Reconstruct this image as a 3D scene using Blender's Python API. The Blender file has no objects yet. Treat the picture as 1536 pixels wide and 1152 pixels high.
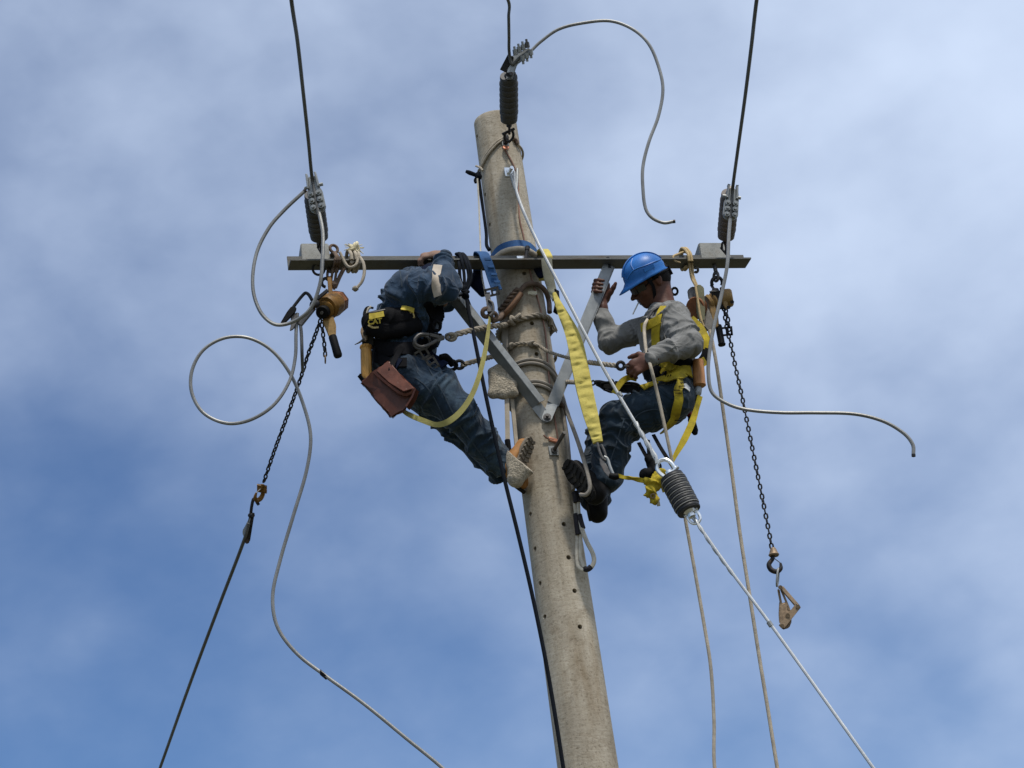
import bpy, bmesh, math, random
import numpy as np
from mathutils import Vector, Matrix, Quaternion
from mathutils.bvhtree import BVHTree
random.seed(7); np.random.seed(7)
rad = math.radians
scene = bpy.context.scene

# ------------------------------------------------------------------ camera
FPX = 3285.0                       # focal length in pixels of the 1536 px wide photograph
PITCH, ROLL = rad(25.0), rad(7.95)
CAM_Y, CAM_Z = -10.32, 1.6
_f = Vector((0, math.cos(PITCH), math.sin(PITCH)))
_u0 = Vector((0, -math.sin(PITCH), math.cos(PITCH)))
_r0 = Vector((1, 0, 0))
CR = _r0*math.cos(ROLL) - _u0*math.sin(ROLL)
CU = _r0*math.sin(ROLL) + _u0*math.cos(ROLL)
def ray(px, py):
    return (_f*FPX + CR*(px-768.0) - CU*(py-576.0)).normalized()
_d = ray(799, 576)
CAM = Vector((_d.x/_d.y*CAM_Y, CAM_Y, CAM_Z))
cam_data = bpy.data.cameras.new('camera'); cam = bpy.data.objects.new('camera', cam_data)
scene.collection.objects.link(cam)
cam_data.sensor_width = 36.0; cam_data.lens = 36.0*FPX/1536.0
cam_data.clip_start = 0.1; cam_data.clip_end = 6000
_m = Matrix((CR, CU, -_f)).transposed().to_4x4(); _m.translation = CAM
cam.matrix_world = _m
scene.camera = cam

# ------------------------------------------------------------------ sky, sun, exposure
SUN_EL, SUN_AZ = rad(64), rad(155)      # azimuth clockwise from +Y
world = bpy.data.worlds.new('World'); scene.world = world; world.use_nodes = True
wn, wl = world.node_tree.nodes, world.node_tree.links
wn.clear()
w_out = wn.new('ShaderNodeOutputWorld'); w_bg = wn.new('ShaderNodeBackground')
w_sky = wn.new('ShaderNodeTexSky'); w_sky.sky_type = 'NISHITA'; w_sky.sun_disc = False
w_sky.sun_elevation = SUN_EL; w_sky.sun_rotation = SUN_AZ
w_sky.altitude = 100; w_sky.air_density = 1.0; w_sky.dust_density = 0.0; w_sky.ozone_density = 4.0
w_tc = wn.new('ShaderNodeTexCoord')
def wnode(t, **k):
    n = wn.new(t)
    for a, b in k.items(): setattr(n, a, b)
    return n
# thin cloud veil: several octaves of soft noise over the sky directions
SKY_OFF = (2.14, 4.90, 3.33)
def wnoise(scale, detail, rough, dist, off, rot=(0, 0, 0), sc=(1, 1, 1)):
    mp = wnode('ShaderNodeMapping'); wl.new(w_tc.outputs['Generated'], mp.inputs['Vector'])
    mp.inputs['Location'].default_value = off; mp.inputs['Rotation'].default_value = rot; mp.inputs['Scale'].default_value = sc
    n = wnode('ShaderNodeTexNoise'); wl.new(mp.outputs[0], n.inputs['Vector'])
    n.inputs['Scale'].default_value = scale; n.inputs['Detail'].default_value = detail
    n.inputs['Roughness'].default_value = rough; n.inputs['Distortion'].default_value = dist
    return n.outputs['Fac']
def wmath(op, a, b):
    n = wnode('ShaderNodeMath', operation=op)
    for i, v in enumerate((a, b)):
        if isinstance(v, (int, float)): n.inputs[i].default_value = v
        else: wl.new(v, n.inputs[i])
    return n.outputs[0]
CLOUD_BIG = wnoise(2.6, 1.5, 0.5, 0.0, SKY_OFF)
CLOUD_MID = wnoise(8.0, 4.5, 0.48, 0.15, (3.1, 1.7, 0.4), (0.0, 0.5, 0.0), (1.0, 1.0, 1.2))
CLOUD_SML = wnoise(21.0, 4.0, 0.5, 0.15, (1.1, 4.7, 2.4), (0.0, 0.5, 0.0), (1.0, 1.0, 1.5))
# the veil thickens steadily from the clear side of the sky (left, low) to the cloudy side (right, high)
w_dot = wnode('ShaderNodeVectorMath', operation='DOT_PRODUCT'); wl.new(w_tc.outputs['Generated'], w_dot.inputs[0])
w_dot.inputs[1].default_value = (CR*0.5+CU*0.86).normalized()
bank = wmath('MULTIPLY', w_dot.outputs['Value'], 1.7)
c_sum = wmath('ADD', bank, wmath('ADD', wmath('MULTIPLY', wmath('SUBTRACT', CLOUD_BIG, 0.5), 0.6), wmath('ADD', wmath('MULTIPLY', wmath('SUBTRACT', CLOUD_MID, 0.5), 0.8), wmath('MULTIPLY', wmath('SUBTRACT', CLOUD_SML, 0.5), 0.32))))
w_ramp = wnode('ShaderNodeMapRange', interpolation_type='SMOOTHERSTEP'); wl.new(c_sum, w_ramp.inputs['Value'])
w_ramp.inputs['From Min'].default_value = -0.80; w_ramp.inputs['From Max'].default_value = 1.0
w_ramp.inputs['To Min'].default_value = 0.0; w_ramp.inputs['To Max'].default_value = 1.0
w_tint = wnode('ShaderNodeMix', data_type='RGBA', blend_type='MULTIPLY'); w_tint.inputs['Factor'].default_value = 1.0
wl.new(w_sky.outputs[0], w_tint.inputs[6]); w_tint.inputs[7].default_value = (0.50, 0.63, 0.78, 1)
w_mix = wnode('ShaderNodeMix', data_type='RGBA'); wl.new(w_ramp.outputs[0], w_mix.inputs['Factor'])
wl.new(w_tint.outputs[2], w_mix.inputs[6]); w_mix.inputs[7].default_value = (5.2, 6.1, 7.7, 1)
wl.new(w_mix.outputs[2], w_bg.inputs['Color']); w_bg.inputs['Strength'].default_value = 0.1
wl.new(w_bg.outputs[0], w_out.inputs['Surface'])

sun_data = bpy.data.lights.new('sun', 'SUN'); sun_data.energy = 2.8; sun_data.angle = rad(6); sun_data.color = (1.0, 0.95, 0.87)
sun = bpy.data.objects.new('sun', sun_data); scene.collection.objects.link(sun)
_sd = Vector((math.sin(SUN_AZ)*math.cos(SUN_EL), math.cos(SUN_AZ)*math.cos(SUN_EL), math.sin(SUN_EL)))
sun.rotation_euler = _sd.to_track_quat('Z', 'Y').to_euler(); sun.location = _sd*30
scene.view_settings.view_transform = 'Standard'; scene.view_settings.look = 'None'
scene.view_settings.gamma = 1.0; scene.view_settings.exposure = 0.4
scene.view_settings.use_curve_mapping = False

# ------------------------------------------------------------------ helpers
COL = scene.collection
ORG = {}                                 # object name -> world origin of its mesh data
def V3(a): return a if isinstance(a, Vector) else Vector(a)
def P(px, py, y=0.0):
    """point on the vertical plane at depth y seen at a photo pixel"""
    d = ray(px, py); return CAM + d*((y-CAM.y)/d.y)
def PZ(px, py, z):
    d = ray(px, py); return CAM + d*((z-CAM.z)/d.z)
def PP(lst): return [P(*a) for a in lst]
def tag(o, label=None, cat=None, group=None, kind=None):
    if label: o['label'] = label
    if cat: o['category'] = cat
    if group: o['group'] = group
    if kind: o['kind'] = kind
    return o
def thing(name, loc, label, cat, group=None):
    o = bpy.data.objects.new(name, None); COL.objects.link(o)
    o.empty_display_size = 0.1; o.location = loc; ORG[o.name] = V3(loc).copy()
    return tag(o, label, cat, group)

def catmull(pts, n=8):
    pts = [V3(p) for p in pts]
    if len(pts) < 3: return [pts[0].lerp(pts[-1], i/n) for i in range(n+1)]
    out = []
    ext = [pts[0]*2-pts[1]] + pts + [pts[-1]*2-pts[-2]]
    for i in range(1, len(ext)-2):
        p0, p1, p2, p3 = ext[i-1:i+3]
        for k in range(n):
            t = k/n
            # centripetal-ish tangents scaled to keep uneven spacing calm
            l1 = (p2-p1).length; m1 = (p2-p0)*(l1/max(1e-6, (p1-p0).length+l1)); m2 = (p3-p1)*(l1/max(1e-6, (p3-p2).length+l1))
            h = ((2*t**3-3*t**2+1), (t**3-2*t**2+t), (-2*t**3+3*t**2), (t**3-t**2))
            out.append(p1*h[0] + m1*h[1] + p2*h[2] + m2*h[3])
    out.append(pts[-1]); return out

def frames(path, up=None):
    """parallel-transport frames"""
    n = len(path); T = []
    for i in range(n):
        t = path[min(i+1, n-1)] - path[max(i-1, 0)]
        T.append(t.normalized() if t.length > 1e-9 else Vector((0, 0, 1)))
    a = V3(up) if up else (Vector((0, 0, 1)) if abs(T[0].z) < 0.9 else Vector((1, 0, 0)))
    N = [(a - T[0]*a.dot(T[0])).normalized()]
    for i in range(1, n):
        q = T[i-1].rotation_difference(T[i]); v = q @ N[-1]
        N.append((v - T[i]*v.dot(T[i])).normalized())
    return T, N

class MB:
    def __init__(s): s.v = []; s.f = []
    def add(s, vs, fs):
        o = len(s.v); s.v += [V3(x) for x in vs]; s.f += [tuple(i+o for i in f) for f in fs]; return s
    def tube(s, path, r, seg=8, smooth=8, cap=True, up=None):
        path = catmull(path, smooth) if smooth else [V3(p) for p in path]
        n = len(path); T, N = frames(path, up)
        rr = r if isinstance(r, (list, tuple)) else [r]
        o = len(s.v)
        for i, p in enumerate(path):
            t = i/(n-1)*(len(rr)-1); k = min(int(t), len(rr)-2) if len(rr) > 1 else 0
            ri = rr[0] if len(rr) == 1 else rr[k] + (rr[k+1]-rr[k])*(t-k)
            b = T[i].cross(N[i])
            for j in range(seg):
                a = 2*math.pi*j/seg; s.v.append(p + N[i]*(ri*math.cos(a)) + b*(ri*math.sin(a)))
        for i in range(n-1):
            for j in range(seg):
                k = (j+1) % seg; s.f.append((o+i*seg+j, o+i*seg+k, o+(i+1)*seg+k, o+(i+1)*seg+j))
        if cap:
            s.f.append(tuple(o+j for j in reversed(range(seg)))); s.f.append(tuple(o+(n-1)*seg+j for j in range(seg)))
        return s
    def cyl(s, a, b, r0, r1=None, seg=16): return s.tube([a, b], [r0, r0 if r1 is None else r1], seg, 0)
    def lathe(s, a, b, prof, seg=24):
        """prof: (t, r) along a->b, t in metres when a->b is a direction"""
        a, b = V3(a), V3(b); ax = (b-a).normalized(); L = (b-a).length
        u = ax.orthogonal().normalized(); w = ax.cross(u); o = len(s.v)
        for t, r in prof:
            for j in range(seg):
                g = 2*math.pi*j/seg; s.v.append(a + ax*(t*L) + (u*math.cos(g)+w*math.sin(g))*max(r, 1e-4))
        for i in range(len(prof)-1):
            for j in range(seg):
                k = (j+1) % seg; s.f.append((o+i*seg+j, o+i*seg+k, o+(i+1)*seg+k, o+(i+1)*seg+j))
        s.f.append(tuple(o+j for j in reversed(range(seg)))); s.f.append(tuple(o+(len(prof)-1)*seg+j for j in range(seg)))
        return s
    def box(s, c, ux, uy, uz, bev=0.0):
        """c centre, ux uy uz half-extent vectors; small chamfer on all edges"""
        c, ux, uy, uz = V3(c), V3(ux), V3(uy), V3(uz)
        bm = bmesh.new(); bmesh.ops.create_cube(bm, size=2.0)
        for v in bm.verts: v.co = ux*v.co.x + uy*v.co.y + uz*v.co.z
        if bev: bmesh.ops.bevel(bm, geom=bm.edges[:], offset=bev, segments=1, affect='EDGES', clamp_overlap=True)
        bm.verts.ensure_lookup_table()
        s.add([c+v.co for v in bm.verts], [[v.index for v in f.verts] for f in bm.faces]); bm.free(); return s
    def bar(s, a, b, w, t, wd=None, bev=0.0):
        """rectangular bar a->b, w wide along wd, t thick"""
        a, b = V3(a), V3(b); ax = (b-a); wd = V3(wd) if wd else CR
        wd = (wd - ax*(wd.dot(ax)/ax.length_squared)).normalized(); n = ax.normalized().cross(wd)
        return s.box((a+b)/2, ax/2, wd*(w/2), n*(t/2), bev)
    def prism(s, pts, d, bev=0.0):
        """polygon pts (3D, planar) extruded by vector d"""
        bm = bmesh.new(); vs = [bm.verts.new(V3(p)) for p in pts]; f = bm.faces.new(vs)
        r = bmesh.ops.extrude_face_region(bm, geom=[f])
        for g in r['geom']:
            if isinstance(g, bmesh.types.BMVert): g.co += V3(d)
        bmesh.ops.recalc_face_normals(bm, faces=bm.faces[:])
        if bev: bmesh.ops.bevel(bm, geom=bm.edges[:], offset=bev, segments=2, affect='EDGES', clamp_overlap=True)
        bm.verts.index_update()
        s.add([v.co.copy() for v in bm.verts], [[v.index for v in f.verts] for f in bm.faces]); bm.free(); return s
    def ribbon(s, path, normals, width, thick=0.004, smooth=6, crown=0.0, nx=4):
        """webbing: flat strap along path whose face looks along normals"""
        m = len(path); ws = width if isinstance(width, (list, tuple)) else [width]*m
        ns = normals if isinstance(normals, (list, tuple)) and not isinstance(normals[0], (int, float)) else [normals]*m
        path = [V3(p) for p in path]
        if smooth:
            aux = catmull(path, smooth); N2 = catmull([V3(n)*10 for n in ns], smooth); W2 = catmull([Vector((w*10, 0, 0)) for w in ws], smooth)
            path, ns, ws = aux, [n.normalized() for n in N2], [w.x/10 for w in W2]
        n = len(path); o = len(s.v)
        for i, p in enumerate(path):
            t = (path[min(i+1, n-1)]-path[max(i-1, 0)]).normalized()
            nn = V3(ns[i]); nn = (nn - t*nn.dot(t)).normalized(); w = t.cross(nn)
            for side in (1, -1):
                for j in range(nx+1):
                    q = (j/nx*2-1)*side
                    s.v.append(p + w*(q*ws[i]/2) + nn*(thick/2*side + crown*(1-q*q)))
        K = 2*(nx+1)
        for i in range(n-1):
            for j in range(K):
                k = (j+1) % K; s.f.append((o+i*K+j, o+i*K+k, o+(i+1)*K+k, o+(i+1)*K+j))
        s.f.append(tuple(o+j for j in reversed(range(K)))); s.f.append(tuple(o+(n-1)*K+j for j in range(K)))
        return s
    def rope(s, path, r, pitch=None, smooth=8, strands=3):
        """laid rope of twisted strands"""
        path = catmull(path, smooth); pitch = pitch or r*7
        L = [0]
        for i in range(1, len(path)): L.append(L[-1]+(path[i]-path[i-1]).length)
        n = max(8, int(L[-1]/(pitch/10)));  q = []; j = 0
        for i in range(n+1):
            d = L[-1]*i/n
            while j < len(L)-2 and L[j+1] < d: j += 1
            q.append(path[j].lerp(path[j+1], (d-L[j])/max(1e-9, L[j+1]-L[j])))
        T, N = frames(q)
        for k in range(strands):
            pts = []
            for i, p in enumerate(q):
                a = 2*math.pi*(k/strands + i/n*L[-1]/pitch); b = T[i].cross(N[i])
                pts.append(p + (N[i]*math.cos(a)+b*math.sin(a))*(r*0.5))
            s.tube(pts, r*0.56, 6, 0)
        return s
    def ball(s, c, r, seg=12, rings=8, sc=(1, 1, 1), jit=0.0):
        c = V3(c); o = len(s.v)
        for i in range(rings+1):
            th = math.pi*i/rings
            for j in range(seg):
                ph = 2*math.pi*j/seg; k = 1+random.uniform(-jit, jit)
                s.v.append(c + Vector((sc[0]*math.sin(th)*math.cos(ph), sc[1]*math.sin(th)*math.sin(ph), sc[2]*math.cos(th)))*(r*k))
        for i in range(rings):
            for j in range(seg):
                k = (j+1) % seg; s.f.append((o+i*seg+j, o+(i+1)*seg+j, o+(i+1)*seg+k, o+i*seg+k))
        return s
    def torus(s, c, n, R, r, seg=20, rs=8, a0=0.0, a1=2*math.pi, sx=1.0, xdir=None):
        c, n = V3(c), V3(n).normalized()
        u = V3(xdir) if xdir else n.orthogonal(); u = (u-n*u.dot(n)).normalized(); w = n.cross(u)
        full = abs(a1-a0) > 2*math.pi-1e-3
        m = seg if full else seg+1
        pts = [c + u*(R*sx*math.cos(a0+(a1-a0)*i/seg)) + w*(R*math.sin(a0+(a1-a0)*i/seg)) for i in range(m)]
        if not full: return s.tube(pts, r, rs, 0)
        o = len(s.v)
        for i, p in enumerate(pts):
            t = (pts[(i+1) % m]-pts[i-1]).normalized(); b = t.cross(n)
            for j in range(rs):
                a = 2*math.pi*j/rs; s.v.append(p + b*(r*math.cos(a)) + n*(r*math.sin(a)))
        for i in range(m):
            for j in range(rs):
                k, l = (j+1) % rs, (i+1) % m; s.f.append((o+i*rs+j, o+l*rs+j, o+l*rs+k, o+i*rs+k))
        return s
    def build(s, name, mat, parent=None, smooth=True, label=None, cat=None, group=None, kind=None, angle=40):
        if parent is None:
            co = np.array([tuple(v) for v in s.v]); lo, hi = co.min(0), co.max(0)
            org = Vector(((lo[0]+hi[0])/2, (lo[1]+hi[1])/2, lo[2]))
        else: org = ORG[parent.name]
        me = bpy.data.meshes.new(name); me.from_pydata([tuple(v-org) for v in s.v], [], s.f); me.update()
        me.materials.append(mat)
        bm = bmesh.new(); bm.from_mesh(me); bmesh.ops.recalc_face_normals(bm, faces=bm.faces[:])
        if smooth:
            ca = math.cos(rad(angle))
            for f in bm.faces: f.smooth = True
            for e in bm.edges:
                if len(e.link_faces) == 2 and e.link_faces[0].normal.dot(e.link_faces[1].normal) < ca: e.smooth = False
        bm.to_mesh(me); bm.free()
        o = bpy.data.objects.new(name, me); COL.objects.link(o); ORG[o.name] = org.copy()
        if parent is None: o.location = org
        else: o.parent = parent
        return tag(o, label, cat, group, kind)

def bvh(o):
    me = o.data; org = ORG[o.name]
    return BVHTree.FromPolygons([v.co+org for v in me.vertices], [tuple(p.vertices) for p in me.polygons])
def surf(px, py, trees):
    """nearest hit of the photo ray on the given surfaces"""
    d = ray(px, py); best = None
    for t in trees:
        h = t.ray_cast(CAM, d)
        if h[0] is not None and (best is None or h[3] < best[3]): best = h
    return (best[0], best[1] if best[1].dot(d) < 0 else -best[1]) if best else None
def near(px, py, trees):
    for r in range(0, 40, 2):
        for k in range(12 if r else 1):
            h = surf(px+r*math.cos(k*math.pi/6), py+r*math.sin(k*math.pi/6), trees)
            if h: return h
def lay(mb, pix, trees, width, off=0.006, thick=0.005, dens=6, crown=0.0, soft=3):
    """strap laid over a surface along a pixel path; soft = smoothing passes"""
    cp = catmull([Vector((a, b, 0)) for a, b in pix], dens); pts, nor = [], []
    for c in cp:
        h = surf(c.x, c.y, trees)
        if h: pts.append(h[0]); nor.append(h[1])
    for _ in range(soft):
        pts = [pts[0]] + [(pts[i-1]+pts[i]*2+pts[i+1])/4 for i in range(1, len(pts)-1)] + [pts[-1]]
        nor = [nor[0]] + [(nor[i-1]+nor[i]+nor[i+1]).normalized() for i in range(1, len(nor)-1)] + [nor[-1]]
    w = width
    if isinstance(width, (list, tuple)): w = [width[0]+(width[-1]-width[0])*i/max(1, len(pts)-1) for i in range(len(pts))]
    mb.ribbon([p+n*off for p, n in zip(pts, nor)], nor, w, thick, smooth=0, crown=crown)
    return pts, nor

# ------------------------------------------------------------------ materials
MATS = {}
def mat(name, col, rough=0.6, metal=0.0, var=0.18, vs=9.0, bump=0.25, bs=60.0, col2=None, patch=0.0, ps=3.0, stretch=None, spec=0.25, bdist=0.004, sheen=0.0, wrk=0.0):
    m = bpy.data.materials.new(name); m.use_nodes = True; nt = m.node_tree; N, L = nt.nodes, nt.links
    b = N['Principled BSDF']; b.inputs['Roughness'].default_value = rough; b.inputs['Metallic'].default_value = metal
    b.inputs['Specular IOR Level'].default_value = spec
    if sheen: b.inputs['Sheen Weight'].default_value = sheen; b.inputs['Sheen Roughness'].default_value = 0.5
    tc = N.new('ShaderNodeTexCoord'); src = tc.outputs['Object']
    if stretch:
        mp = N.new('ShaderNodeMapping'); mp.inputs['Scale'].default_value = stretch; L.new(src, mp.inputs['Vector']); src = mp.outputs[0]
    n1 = N.new('ShaderNodeTexNoise'); n1.inputs['Scale'].default_value = vs; n1.inputs['Detail'].default_value = 6; n1.inputs['Roughness'].default_value = 0.65
    L.new(src, n1.inputs['Vector'])
    r1 = N.new('ShaderNodeValToRGB'); r1.color_ramp.elements[0].position = 0.3; r1.color_ramp.elements[1].position = 0.72
    r1.color_ramp.elements[0].color = tuple(c*(1-var) for c in col)+(1,); r1.color_ramp.elements[1].color = tuple(min(1, c*(1+var)) for c in col)+(1,)
    L.new(n1.outputs['Fac'], r1.inputs['Fac']); cur = r1.outputs['Color']
    if col2:
        n2 = N.new('ShaderNodeTexNoise'); n2.inputs['Scale'].default_value = ps; n2.inputs['Detail'].default_value = 7; n2.inputs['Roughness'].default_value = 0.7
        L.new(src, n2.inputs['Vector'])
        mr = N.new('ShaderNodeMapRange'); mr.inputs['From Min'].default_value = 0.62-patch*0.5; mr.inputs['From Max'].default_value = 0.78-patch*0.5
        L.new(n2.outputs['Fac'], mr.inputs['Value'])
        mx = N.new('ShaderNodeMix'); mx.data_type = 'RGBA'; L.new(mr.outputs[0], mx.inputs['Factor']); L.new(cur, mx.inputs[6]); mx.inputs[7].default_value = tuple(col2)+(1,)
        cur = mx.outputs[2]
    L.new(cur, b.inputs['Base Color'])
    rr = N.new('ShaderNodeMapRange'); rr.inputs['To Min'].default_value = max(0.05, rough-0.1); rr.inputs['To Max'].default_value = min(1, rough+0.12)
    L.new(n1.outputs['Fac'], rr.inputs['Value']); L.new(rr.outputs[0], b.inputs['Roughness'])
    if bump:
        n3 = N.new('ShaderNodeTexNoise'); n3.inputs['Scale'].default_value = bs; n3.inputs['Detail'].default_value = 5; n3.inputs['Roughness'].default_value = 0.6
        L.new(src, n3.inputs['Vector'])
        bp = N.new('ShaderNodeBump'); bp.inputs['Strength'].default_value = bump; bp.inputs['Distance'].default_value = bdist
        L.new(n3.outputs['Fac'], bp.inputs['Height']); L.new(bp.outputs[0], b.inputs['Normal'])
        if wrk:
            w1_ = N.new('ShaderNodeTexNoise'); w1_.inputs['Scale'].default_value = 6.0; w1_.inputs['Detail'].default_value = 2.5; w1_.inputs['Distortion'].default_value = 1.3
            L.new(src, w1_.inputs['Vector'])
            def mm(op, x, y):
                q = N.new('ShaderNodeMath'); q.operation = op
                for i, v in enumerate((x, y)):
                    if isinstance(v, float): q.inputs[i].default_value = v
                    else: L.new(v, q.inputs[i])
                return q.outputs[0]
            rg = mm('POWER', mm('SUBTRACT', 1.0, mm('MULTIPLY', mm('ABSOLUTE', mm('SUBTRACT', w1_.outputs['Fac'], 0.5), 0.0), 3.2)), 3.0)
            b2 = N.new('ShaderNodeBump'); b2.inputs['Strength'].default_value = wrk; b2.inputs['Distance'].default_value = 0.022
            L.new(rg, b2.inputs['Height']); L.new(b2.outputs[0], bp.inputs['Normal'])
    MATS[name] = m; return m

galv = mat('galvanised_steel', (0.27, 0.28, 0.275), 0.5, 0.55, 0.22, 14, 0.15, 50, (0.2, 0.19, 0.17), 0.1, 8)
arm_steel = mat('weathered_angle_steel', (0.125, 0.125, 0.118), 0.62, 0.35, 0.3, 10, 0.2, 60, (0.09, 0.072, 0.055), 0.22, 5, stretch=(1, 1, 3))
brk_steel = mat('bracket_steel', (0.27, 0.27, 0.25), 0.6, 0.3, 0.25, 18, 0.2, 70, (0.16, 0.13, 0.1), 0.2, 9)
shiny = mat('bright_zinc', (0.75, 0.76, 0.76), 0.28, 0.85, 0.12, 20, 0.05, 40)
dark_steel = mat('dark_forged_steel', (0.022, 0.022, 0.024), 0.55, 0.3, 0.4, 30, 0.3, 80, (0.09, 0.055, 0.035), 0.1, 14)
grey_steel = mat('worn_grey_steel', (0.11, 0.105, 0.10), 0.5, 0.6, 0.35, 30, 0.2, 80, (0.1, 0.06, 0.04), 0.12, 14)
alu = mat('aluminium_strand', (0.20, 0.20, 0.192), 0.45, 0.4, 0.45, 3, 0.25, 120, stretch=(1, 1, 1))
alu_dark = mat('dark_conductor', (0.11, 0.11, 0.108), 0.55, 0.3, 0.3, 5, 0.3, 160)  # darker copy of the aluminium; the overhead lines' silhouette shade is in the colour
guy_strand = mat('zinc_guy_strand', (0.38, 0.39, 0.39), 0.42, 0.4, 0.16, 8, 0.3, 160)
poly = mat('insulator_polymer', (0.06, 0.058, 0.056), 0.55, 0.0, 0.2, 12, 0.1, 60)
poly2 = mat('insulator_polymer_guy', (0.024, 0.024, 0.025), 0.5, 0.0, 0.15, 12, 0.1, 60)
ribwear = mat('insulator_rib_edge', (0.24, 0.235, 0.22), 0.6, 0.0, 0.2, 20, 0.1, 60)
copper = mat('oxidised_copper', (0.22, 0.12, 0.085), 0.5, 0.35, 0.35, 20, 0.2, 80)
copper_new = mat('bright_copper', (0.6, 0.26, 0.16), 0.4, 0.5, 0.25, 20, 0.2, 80)
rope_beige = mat('beige_rope', (0.37, 0.32, 0.25), 0.9, 0, 0.3, 24, 0.6, 260)
rope_grey = mat('grey_beige_rope', (0.27, 0.235, 0.185), 0.9, 0, 0.3, 24, 0.6, 240, (0.15, 0.12, 0.09), 0.15, 12)
rope_pale = mat('pale_cord', (0.5, 0.46, 0.38), 0.85, 0, 0.2, 24, 0.4, 240)
rope_tan = mat('tan_raffia', (0.42, 0.31, 0.16), 0.85, 0, 0.3, 40, 0.5, 240)
rope_straw = mat('straw_ends', (0.62, 0.55, 0.36), 0.8, 0, 0.3, 40, 0.4, 240)
rope_black = mat('black_blue_rope', (0.005, 0.007, 0.011), 0.8, 0, 0.4, 24, 0.5, 240, spec=0.1)
rope_brown = mat('brown_rope', (0.13, 0.09, 0.065), 0.85, 0, 0.35, 24, 0.5, 240)
sleeve_cord = mat('grey_sleeved_cable', (0.24, 0.215, 0.18), 0.75, 0, 0.25, 16, 0.3, 120, (0.15, 0.12, 0.09), 0.15, 9)
hose_white = mat('off_white_hose', (0.47, 0.43, 0.35), 0.65, 0, 0.22, 16, 0.2, 120, (0.28, 0.23, 0.17), 0.14, 12)
tape_black = mat('black_tape', (0.025, 0.023, 0.026), 0.6, 0, 0.4, 30, 0.4, 120, spec=0.1)
yellow_web = mat('yellow_webbing', (0.37, 0.28, 0.018), 0.8, 0, 0.3, 18, 0.4, 160, (0.20, 0.155, 0.02), 0.2, 10)
yellow_pale = mat('pale_yellow_sleeve', (0.50, 0.415, 0.10), 0.75, 0, 0.25, 14, 0.4, 120, (0.33, 0.27, 0.06), 0.18, 14)
yellow_dull = mat('dull_yellow_webbing', (0.34, 0.305, 0.105), 0.8, 0, 0.2, 14, 0.4, 140)
olive_web = mat('olive_webbing', (0.14, 0.14, 0.105), 0.8, 0, 0.25, 18, 0.4, 160)
blue_web = mat('blue_webbing', (0.016, 0.065, 0.17), 0.75, 0, 0.3, 18, 0.4, 160)
navy_web = mat('navy_webbing', (0.006, 0.010, 0.026), 0.8, 0, 0.3, 18, 0.4, 160, spec=0.1)
black_web = mat('black_webbing', (0.006, 0.006, 0.0075), 0.8, 0, 0.4, 18, 0.4, 160, spec=0.1)
ochre = mat('ochre_paint', (0.19, 0.095, 0.018), 0.55, 0.0, 0.4, 16, 0.2, 60, (0.05, 0.028, 0.014), 0.24, 11)
ochre_dirty = mat('dirty_yellow_paint', (0.27, 0.165, 0.055), 0.55, 0.0, 0.35, 20, 0.2, 60, (0.10, 0.06, 0.035), 0.22, 9)
rust = mat('rusty_paint', (0.19, 0.075, 0.03), 0.7, 0.0, 0.35, 20, 0.3, 60)
grip_black = mat('black_rubber', (0.005, 0.005, 0.0055), 0.6, 0.0, 0.3, 20, 0.2, 60, spec=0.1)
bronze = mat('bronze_casting', (0.25, 0.18, 0.115), 0.55, 0.45, 0.3, 24, 0.3, 80, (0.12, 0.085, 0.055), 0.15, 10)
wood_handle = mat('varnished_wood', (0.50, 0.27, 0.07), 0.5, 0.0, 0.35, 10, 0.15, 60, (0.26, 0.11, 0.03), 0.2, 7, stretch=(6, 6, 0.8))
wood_red = mat('worn_wood_handle', (0.40, 0.19, 0.075), 0.5, 0.0, 0.35, 10, 0.15, 60, (0.2, 0.08, 0.03), 0.2, 7, stretch=(6, 6, 0.8))
leather = mat('brown_leather', (0.072, 0.023, 0.013), 0.36, 0.0, 0.35, 14, 0.35, 30, (0.30, 0.19, 0.15), 0.0, 12)
leather_tan = mat('tan_boot_leather', (0.29, 0.135, 0.042), 0.65, 0.0, 0.3, 18, 0.3, 50, (0.2, 0.1, 0.04), 0.15, 10)
leather_dark = mat('dark_boot_leather', (0.009, 0.0085, 0.0085), 0.6, 0.0, 0.4, 18, 0.3, 50, spec=0.1)
sole_black = mat('black_tread_rubber', (0.022, 0.021, 0.020), 0.8, 0.0, 0.4, 18, 0.3, 80, (0.06, 0.052, 0.04), 0.1, 10, spec=0.1)
sole_grey = mat('dusty_sole_rubber', (0.16, 0.135, 0.105), 0.8, 0.0, 0.3, 20, 0.3, 80)
fleece = mat('sheepskin_fleece', (0.40, 0.345, 0.26), 0.95, 0.0, 0.5, 110, 1.0, 110, (0.30, 0.24, 0.17), 0.14, 14, bdist=0.012, sheen=0.2)
skin = mat('brown_skin', (0.092, 0.038, 0.024), 0.5, 0.0, 0.25, 18, 0.3, 70, (0.07, 0.028, 0.018), 0.05, 8)
glove = mat('dusty_skin', (0.2, 0.12, 0.085), 0.7, 0.0, 0.25, 20, 0.3, 80)
hair_m = mat('black_hair', (0.01, 0.008, 0.008), 0.6, 0.0, 0.4, 40, 0.8, 200, spec=0.1)
helmet_blue = mat('blue_helmet_plastic', (0.014, 0.125, 0.40), 0.42, 0.0, 0.16, 14, 0.08, 60, (0.05, 0.15, 0.36), 0.0, 30, spec=0.4)
lens_dark = mat('dark_lens', (0.008, 0.008, 0.01), 0.12, 0.0, 0.1, 8, 0.0, 30, spec=0.6)
shirt_grey = mat('grey_jersey', (0.165, 0.163, 0.155), 0.9, 0.0, 0.16, 10, 0.35, 130, (0.13, 0.12, 0.11), 0.12, 5, sheen=0.1, wrk=0.38)
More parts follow.
